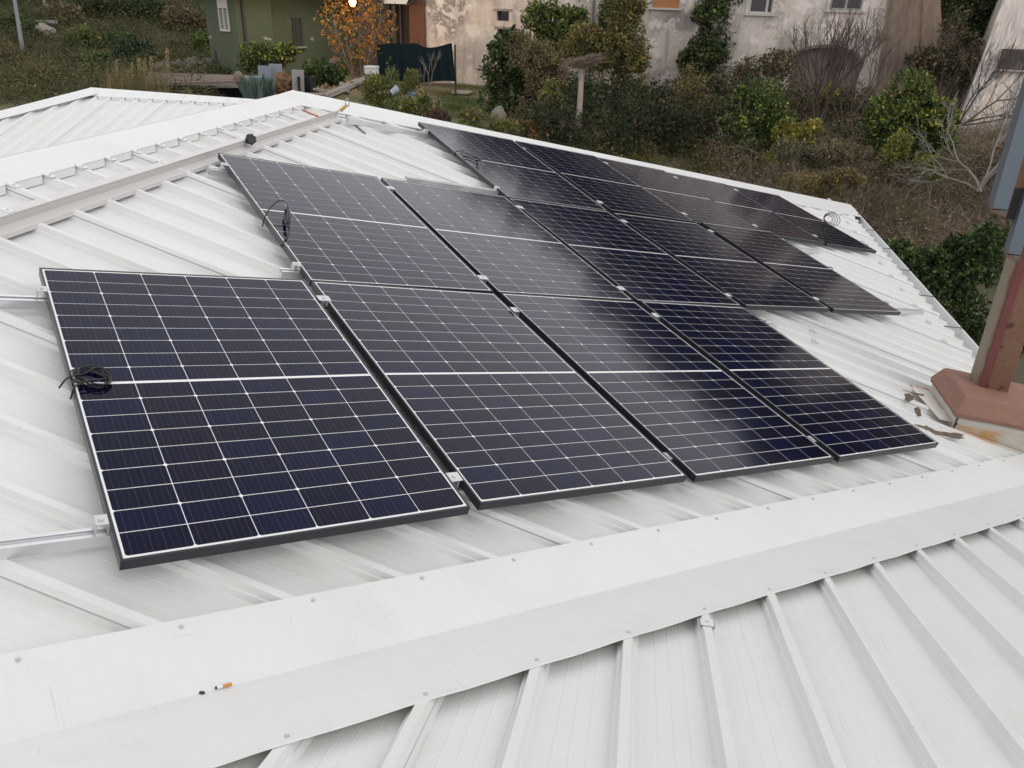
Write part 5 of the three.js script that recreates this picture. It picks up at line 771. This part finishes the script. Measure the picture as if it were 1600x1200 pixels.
{ // cut trunk with a mat of twigs on top
  const b = at(903, 217, 22.5), o = thing('pollard_tree', 'pale bare trunk with a flat mat of twigs on top', 'tree', b), T = new Tri(), top = at(909, 98, 22.5).sub(b); let p = V(0, -0.4, 0);
  for (let i = 1; i <= 8; i++) { const q = V(0, 0, 0).lerp(top, i / 8).add(V(rr(-0.015, 0.015), 0, rr(-0.015, 0.015))); limb(T, p, q, 0.098 - 0.003 * i, 0.095 - 0.003 * i, [0.27, 0.23, 0.19].map(((s) => (c) => c * s)(rr(0.85, 1.15))), 9); p = q; } mesh('trunk', T.geo(), barkMat, o);
  const K = new Tri(); for (let i = 0; i < 420; i++) { const a = top.clone().add(V(rr(-0.25, 0.25), rr(-0.12, 0.1), rr(-0.25, 0.25))), t = rr(0, 6.283), e = top.clone().add(V(Math.cos(t) * rr(0.25, 0.72) + 0.05, rr(-0.1, 0.2) + 0.12 * Math.cos(t), Math.sin(t) * rr(0.2, 0.6))); limb(K, a, e, 0.007, 0.003, [0.2, 0.145, 0.115].map(((s) => (c) => c * s)(rr(0.6, 1.3))), 3); } mesh('twig_mat', K.geo(), barkMat, o);
  plant('small_shrub', 'grey-green small shrub at the foot of the bare trunk', 'shrub', 22.2, [[903, 212, 8, 9]], [['blue', 0.6], ['olive', 0.4]], { n: 260, size: 0.07 });
}
plant('orange_shrub', 'small orange-leaved shrub above the roof edge', 'shrub', 20.5, [[836, 205, 14, 9], [828, 200, 6, 9]], [['orange', 0.45], ['brown', 0.4], ['ochre', 0.15]], { n: 700, size: 0.07, gap: -0.05 });
plant('grass_bush', 'loose yellow-green scrub at the roof edge below the boulder', 'shrub', 20.6, [[752, 192, 34, 14], [735, 180, 20, 9], [790, 200, 22, 10]], [['olive', 0.45], ['ochre', 0.25], ['green', 0.3]], { n: 1900, size: 0.075, narrow: 0.35 });
for (const [px, py, rx, ry, d, mix, n, label] of [
  [945, 200, 26, 22, 23, [['olive', 0.5], ['brown', 0.3], ['green', 0.2]], 1500, 'olive shrub right of the foot of the bare trunk'],
  [985, 190, 22, 30, 24, [['olive', 0.4], ['green', 0.4], ['ochre', 0.2]], 1700, 'olive-green shrub below the autumn climber'],
  [1030, 205, 34, 34, 24, [['green', 0.6], ['olive', 0.2], ['yellow', 0.2]], 2900, 'bright green bush below the shuttered window'],
  [1075, 150, 26, 40, 27, [['olive', 0.35], ['ochre', 0.3], ['brown', 0.35]], 2300, 'russet and olive bush right below the shuttered window bay'],
  [1110, 190, 26, 36, 25, [['dark', 0.35], ['brown', 0.4], ['olive', 0.25]], 2300, 'dark brownish bush between the two bright green bushes'],
]) plant('garden_bush', label, 'bush', d, [[px, py, rx, ry], [px + rx * 0.4, py + ry * 0.35, rx * 0.7, ry * 0.6]], mix, { n, size: 0.095 });
plant('ivy_column', 'tall dark ivy column between the shuttered window and the open window', 'ivy', 31.6, [...column(-25, 135, 8, [1126, 1104], [27, 32]), [1085, 98, 18, 20], [1090, 125, 20, 22]], [['dark', 0.55], ['green', 0.22], ['olive', 0.23]], { n: 9500, size: 0.12, gap: -0.24 });
plant('ivy_column', 'narrow yellowing ivy column right of the open window', 'ivy', 31.2, [...column(-25, 95, 7, [1221, 1204], [8, 19]), [1222, 62, 10, 12]], [['ochre', 0.35], ['olive', 0.4], ['brown', 0.25]], { n: 3200, size: 0.1, gap: -0.2 });
plant('bramble_mound', 'brown bramble mound on the wall foot left of the arch', 'brambles', 30, [[1185, 108, 30, 18], [1215, 100, 22, 20], [1165, 120, 18, 16]], [['brown', 0.6], ['olive', 0.2], ['dark', 0.2]], { n: 2600, size: 0.09 });
plant('ivy_sprig', 'small hanging ivy sprig on the bay right of the shuttered window', 'ivy', 32, [[1084, 38, 7, 14]], [['dark', 0.6], ['blue', 0.4]], { n: 260, size: 0.1, ground: 0 });
plant('green_tree', 'bushy bright green tree in the middle of the slope, below the open window', 'tree', 23.6, [[1190, 165, 30, 34], [1170, 200, 36, 36], [1205, 215, 32, 40], [1160, 240, 24, 24], [1195, 250, 26, 20], [1155, 160, 8, 22]], [['green', 0.58], ['dark', 0.32], ['yellow', 0.1]], { n: 8200, size: 0.1, gap: -0.12 });
plant('yellow_bush', 'small yellow-leaved bush right of the bushy bright green tree', 'bush', 22.8, [[1238, 200, 16, 12], [1268, 208, 13, 18], [1225, 215, 14, 22], [1200, 250, 10, 14]], [['yellow', 0.55], ['ochre', 0.2], ['green', 0.25]], { n: 1900, size: 0.085 });
plant('grey_shrub', 'grey-green loose shrub on the slope in front of the yellow bush', 'shrub', 21.4, [[1235, 232, 24, 14], [1275, 245, 22, 14], [1295, 240, 10, 16]], [['blue', 0.35], ['olive', 0.45], ['brown', 0.2]], { n: 1500, size: 0.075 });
plant('citrus_tree', 'large round green citrus tree in front of the buttress', 'tree', 22.8, [[1420, 160, 34, 30], [1400, 195, 42, 36], [1450, 190, 36, 32], [1425, 130, 24, 18], [1380, 175, 22, 22], [1440, 225, 40, 26], [1390, 225, 30, 20]], [['green', 0.55], ['dark', 0.28], ['yellow', 0.17]], { n: 11000, size: 0.1, gap: -0.15 });
plant('yellow_green_bush', 'yellow-green bush in front of the citrus tree, the left one of two', 'bush', 20.5, [[1404, 228, 15, 18], [1395, 245, 16, 12]], [['yellow', 0.35], ['green', 0.4], ['olive', 0.25]], { n: 1500, size: 0.075 });
plant('yellow_green_bush', 'yellow-green bush in front of the citrus tree, the right one of two', 'bush', 20.2, [[1445, 258, 18, 14], [1458, 268, 12, 10]], [['yellow', 0.3], ['green', 0.4], ['olive', 0.3]], { n: 1300, size: 0.075 });
plant('yellow_bush', 'tiny yellow bush in front of the walled-up arch', 'bush', 25, [[1296, 142, 10, 8]], [['yellow', 0.8], ['ochre', 0.2]], { n: 300, size: 0.085, gap: -0.05 });
plant('wall_ivy', 'dark green ivy hanging between the buttress and the pale scarp wall', 'ivy', 28.3, [[1490, 5, 34, 18], [1530, 8, 34, 18], [1555, 20, 18, 16], [1525, 45, 20, 16], [1560, -5, 24, 16]], [['dark', 0.8], ['green', 0.2]], { n: 4200, size: 0.13, gap: -0.2, ground: -0.8 });
plant('dead_vine', 'tangle of dead brown vines below the dark hanging ivy', 'vine', 27.6, [[1490, 45, 18, 28], [1505, 85, 22, 28], [1450, 95, 26, 18], [1490, 125, 22, 24]], [['brown', 0.6], ['dark', 0.4]], { n: 3400, size: 0.09, gap: -0.05 });
plant('dark_hedge', 'dark shrubs right of the arch, left of the citrus tree', 'hedge', 26.5, [[1330, 165, 38, 26], [1290, 175, 34, 26], [1345, 200, 30, 22], [1300, 205, 36, 18]], [['brown', 0.5], ['dark', 0.4], ['olive', 0.1]], { n: 4300, size: 0.095, gap: -0.2 });
plant('slope_scrub', 'brown and olive scrub below the citrus tree, above the brambles', 'scrub', 20.8, [[1350, 250, 40, 18], [1400, 272, 36, 16], [1310, 240, 30, 16], [1480, 285, 36, 20]], [['brown', 0.4], ['twig', 0.25], ['olive', 0.35]], { n: 3600, size: 0.075, narrow: 0.4 });
plant('slope_scrub', 'grey twiggy scrub at the foot of the pale scarp wall', 'scrub', 22, [[1510, 250, 40, 26], [1560, 270, 44, 30], [1590, 240, 30, 24]], [['twig', 0.55], ['brown', 0.3], ['olive', 0.15]], { n: 3400, size: 0.08, narrow: 0.3 });
plant('painted_shade_thicket', 'thicket with shade painted in dark leaves, under the open window behind the bright green tree', 'thicket', 28, [[1150, 130, 30, 26], [1175, 165, 36, 30], [1110, 160, 30, 32], [1230, 150, 30, 34]], [['dark', 0.5], ['brown', 0.5]], { n: 4200, size: 0.1, gap: -0.25 });  // dark leaf mix paints the shade below the window
bare('bare_tree', 'bare many-stemmed brown tree in front of the walled-up arch', onGround(at(1275, 210, 25)).setY(at(1275, 205, 25).y), [[V(-0.1, 1, 0), 1.15, 0.05], [V(0.15, 1, 0.1), 1.2, 0.045], [V(0.35, 1, 0), 1.15, 0.04], [V(-0.3, 1, 0), 1.05, 0.04], [V(0.55, 1, -0.1), 1.05, 0.035]], twigO({ depth: 4, kids: 3, spread: 0.42, up: 0.1, side: 0.35, pal: [[0.085, 0.062, 0.05], [0.11, 0.08, 0.066]] }));
bare('bare_tree', 'thin bare brown stems right of the walled-up arch', onGround(at(1320, 205, 25.5)).setY(at(1318, 195, 25.5).y), [[V(0.1, 1, 0), 1.0, 0.035], [V(0.5, 1, 0), 1.1, 0.035], [V(-0.35, 1, 0), 1.1, 0.035], [V(0.8, 0.8, 0), 0.9, 0.03], [V(-0.6, 0.9, 0), 1.0, 0.03]], twigO({ depth: 4, kids: 3, spread: 0.4, up: 0.1, side: 0.4, pal: [[0.1, 0.078, 0.066], [0.13, 0.1, 0.085]] }));
bare('bare_tree', 'pale branched bare shrub before the scarp wall at the right', onGround(at(1530, 300, 19)).setY(at(1500, 290, 19).y), [[V(-0.5, 1, 0), 0.9, 0.035], [V(0.1, 1, 0), 1.0, 0.04], [V(0.6, 0.9, 0), 1.0, 0.04], [V(-0.9, 0.7, 0.1), 0.8, 0.03], [V(0.3, 1, -0.3), 1.0, 0.03]], twigO({ depth: 3, kids: 3, spread: 0.6, up: 0.0, side: 0.5, bend: 0.25, pal: [[0.27, 0.25, 0.225], [0.2, 0.18, 0.165]] }));
bare('bare_tree', 'dark bare tree with long slanting twigs against the pale scarp wall', onGround(at(1505, 180, 25)).setY(at(1500, 190, 25).y), [[V(0.4, 1, 0), 1.0, 0.04], [V(0.9, 0.8, 0), 1.1, 0.04], [V(1, 0.4, 0.1), 1.1, 0.035], [V(0.1, 1, 0), 0.9, 0.03], [V(1, 0.15, 0), 1.1, 0.03]], twigO({ depth: 3, kids: 3, spread: 0.42, up: 0.03, side: 0.5, pal: [[0.09, 0.07, 0.06], [0.12, 0.095, 0.08]] }));
plant('bank_ivy', 'dark green ivy bank below the gutter, left of the rusty post', 'ivy', 16.5, [[1480, 480, 44, 46], [1440, 430, 40, 34], [1500, 410, 30, 34], [1540, 400, 26, 50], [1400, 400, 24, 20], [1510, 530, 30, 34], [1600, 560, 50, 60]], [['dark', 0.68], ['green', 0.32]], { n: 13000, size: 0.1, gap: -0.22, deep: 0.7, ground: -4.9 });
plant('ivy_bush', 'brighter green ivy bush standing up beside the grey channels', 'ivy', 16.9, [[1530, 385, 24, 24], [1545, 372, 14, 12]], [['green', 0.6], ['dark', 0.3], ['yellow', 0.1]], { n: 2300, size: 0.095, ground: -4.5 });
plant('olive_scrub', 'yellowish dry scrub just above the far end of the gutter', 'scrub', 17.4, [[1255, 285, 34, 14], [1290, 292, 30, 16], [1320, 280, 22, 14]], [['ochre', 0.4], ['brown', 0.4], ['olive', 0.2]], { n: 2100, size: 0.07, narrow: 0.35 });
// dead brambles on the bank between house and garden, and what else covers the ground
const area = (px0, py0, px1, py1) => () => gp(rr(px0, px1), rr(py0, py1));
cover('dead_brambles', 'dense tangle of dead grey-brown brambles on the bank beyond the gutter', 9500, () => { const p = gp(rr(1120, 1660), rr(185, 440)); return p.z > -30.5 ? p : null; }, { lift: 1.5, h: 0.95, per: 9, r: 0.35, twigs: 0.62, pal: [['twig', 0.58], ['brown', 0.2], ['olive', 0.22]], size: 0.075, w: 0.0095, s: 2 });
cover('painted_shade_undergrowth', 'dense green undergrowth coloured dark as painted shade between the bushes before the old building', 6500, () => { const p = gp(rr(835, 1400), rr(120, 245)); return p.z > -33 ? p : null; }, { h: 0.9, per: 10, r: 0.4, twigs: 0.22, lift: 0.6, pal: [['dark', 0.75], ['brown', 0.25]], size: 0.12, w: 0.008, s: 15 });  // leaf colours dimmed by lift to paint the shade between bushes
cover('dry_scrub', 'dry brown and olive scrub along the foot of the garden behind the roof', 4600, area(790, 160, 1250, 285), { h: 0.5, per: 9, r: 0.3, twigs: 0.4, pal: [['brown', 0.3], ['olive', 0.4], ['green', 0.15], ['ochre', 0.15]], size: 0.08, w: 0.007, s: 5 });
cover('garden_grass', 'green grass at the foot of the old building and beside the tarpaulin', 2600, area(690, 128, 790, 185), { h: 0.1, per: 9, r: 0.3, twigs: 0.85, pal: [['green', 0.75], ['olive', 0.25]], size: 0.06, w: 0.008, s: 8 });
cover('field_grass', 'bright grass patch left of the green house', 1900, area(262, 78, 345, 112), { h: 0.14, per: 9, r: 0.4, twigs: 0.85, pal: [['green', 0.9], ['yellow', 0.1]], size: 0.08, w: 0.012, s: 9 });
cover('hillside_scrub', 'dull green and brown scrub covering the hillside at the far left', 7500, area(-60, -4, 335, 165), { h: 0.75, per: 9, r: 0.6, twigs: 0.4, pal: [['dark', 0.42], ['olive', 0.38], ['brown', 0.2]], size: 0.1, w: 0.014, s: 12 });
for (const [px, py, rx, ry, mix, n, label] of [
  [20, 40, 26, 18, [['dark', 0.6], ['olive', 0.4]], 1700, 'dark bush behind the tall pole'], [45, 52, 20, 16, [['dark', 0.7], ['green', 0.3]], 1400, 'dark green bush right beside the tall pole'],
  [130, 62, 26, 18, [['green', 0.4], ['olive', 0.6]], 1700, 'olive bush right of the pale boulder'], [210, 82, 28, 24, [['dark', 0.75], ['blue', 0.25]], 2300, 'dark blue-green bush above the pampas plumes'], [185, 66, 22, 16, [['dark', 0.6], ['green', 0.4]], 1300, 'dark bush left of the blue-green bush'],
  [150, 98, 28, 16, [['green', 0.45], ['dark', 0.4], ['olive', 0.15]], 1900, 'mid green bush left of the pampas plumes'], [150, 14, 40, 18, [['dark', 0.85], ['brown', 0.15]], 2200, 'dark trees at the top of the hillside left of the green house'], [215, 16, 44, 22, [['dark', 0.9], ['olive', 0.1]], 2400, 'darkest group of trees at the top of the hillside'],
  [285, 32, 30, 24, [['brown', 0.75], ['olive', 0.25]], 1900, 'brown leafless thicket beside the green house'], [95, 22, 30, 18, [['brown', 0.6], ['olive', 0.4]], 1500, 'brownish bush below the short post'], [15, 90, 28, 22, [['brown', 0.6], ['olive', 0.4]], 1500, 'brown bush at the left edge below the tall pole'], [60, 118, 44, 14, [['olive', 0.6], ['brown', 0.4]], 1700, 'low olive thicket above the left roof edge'], [115, 128, 24, 8, [['brown', 0.8], ['olive', 0.2]], 1000, 'low brown thicket above the peak of the left wing'], [265, 95, 16, 12, [['brown', 0.6], ['olive', 0.4]], 700, 'rusty dry bush between the plumes and the grass patch'], [290, 70, 24, 8, [['olive', 0.6], ['brown', 0.4]], 900, 'low scrub behind the grass patch'],
]) { const g = gp(px, py + ry * 0.7); const dep = clamp(g.sub(EYE).dot(FWD), 22, 74); plant('hillside_bush', label, 'bush', dep, [[px, py, rx, ry], [px - rx * 0.4, py + ry * 0.25, rx * 0.7, ry * 0.7], [px + rx * 0.45, py + ry * 0.2, rx * 0.65, ry * 0.75]], mix, { n, size: 0.0034 * dep, gap: -0.2, freq: 1.2 }); }
{ // woods high up the hill, above the picture, that show in the panels
  const leafBall = new Tri(); for (let i = 0; i < 70; i++) { const u = unit(), c = u.clone().multiplyScalar(rr(0.55, 1)); c.y *= 1.15; leaf(leafBall, c, rr(0.35, 0.6), u.clone().add(unit().multiplyScalar(0.6)).normalize(), ((s) => [0.016 * s, 0.02 * s, 0.012 * s])(rr(0.6, 1.3)), 0.9); }
  const n = 3600, im = new THREE.InstancedMesh(leafBall.geo(), leafMat, n), m = new THREE.Matrix4(); im.name = 'hillside_woods'; im.castShadow = im.receiveShadow = true;
  for (let i = 0; i < n; i++) { const a = rr(-1.25, 1.2), r = 62 + 76 * Math.sqrt(rnd()), x = 1 + r * Math.sin(a), z = 1 - r * Math.cos(a), s = rr(1.6, 3.1); m.makeRotationY(rr(0, 6.28)).scale(V(s, s * rr(0.9, 1.4), s)).setPosition(x, H(x, z) + s * 0.6, z); im.setMatrixAt(i, m); im.setColorAt(i, ((s) => new THREE.Color().setRGB(s, s, s))(rr(0.7, 1.2))); }
  scene.add(im); tag(im, 'dark woods on the hill behind the houses', 'woods', null, 'stuff');
}
renderer.render(scene, camera);
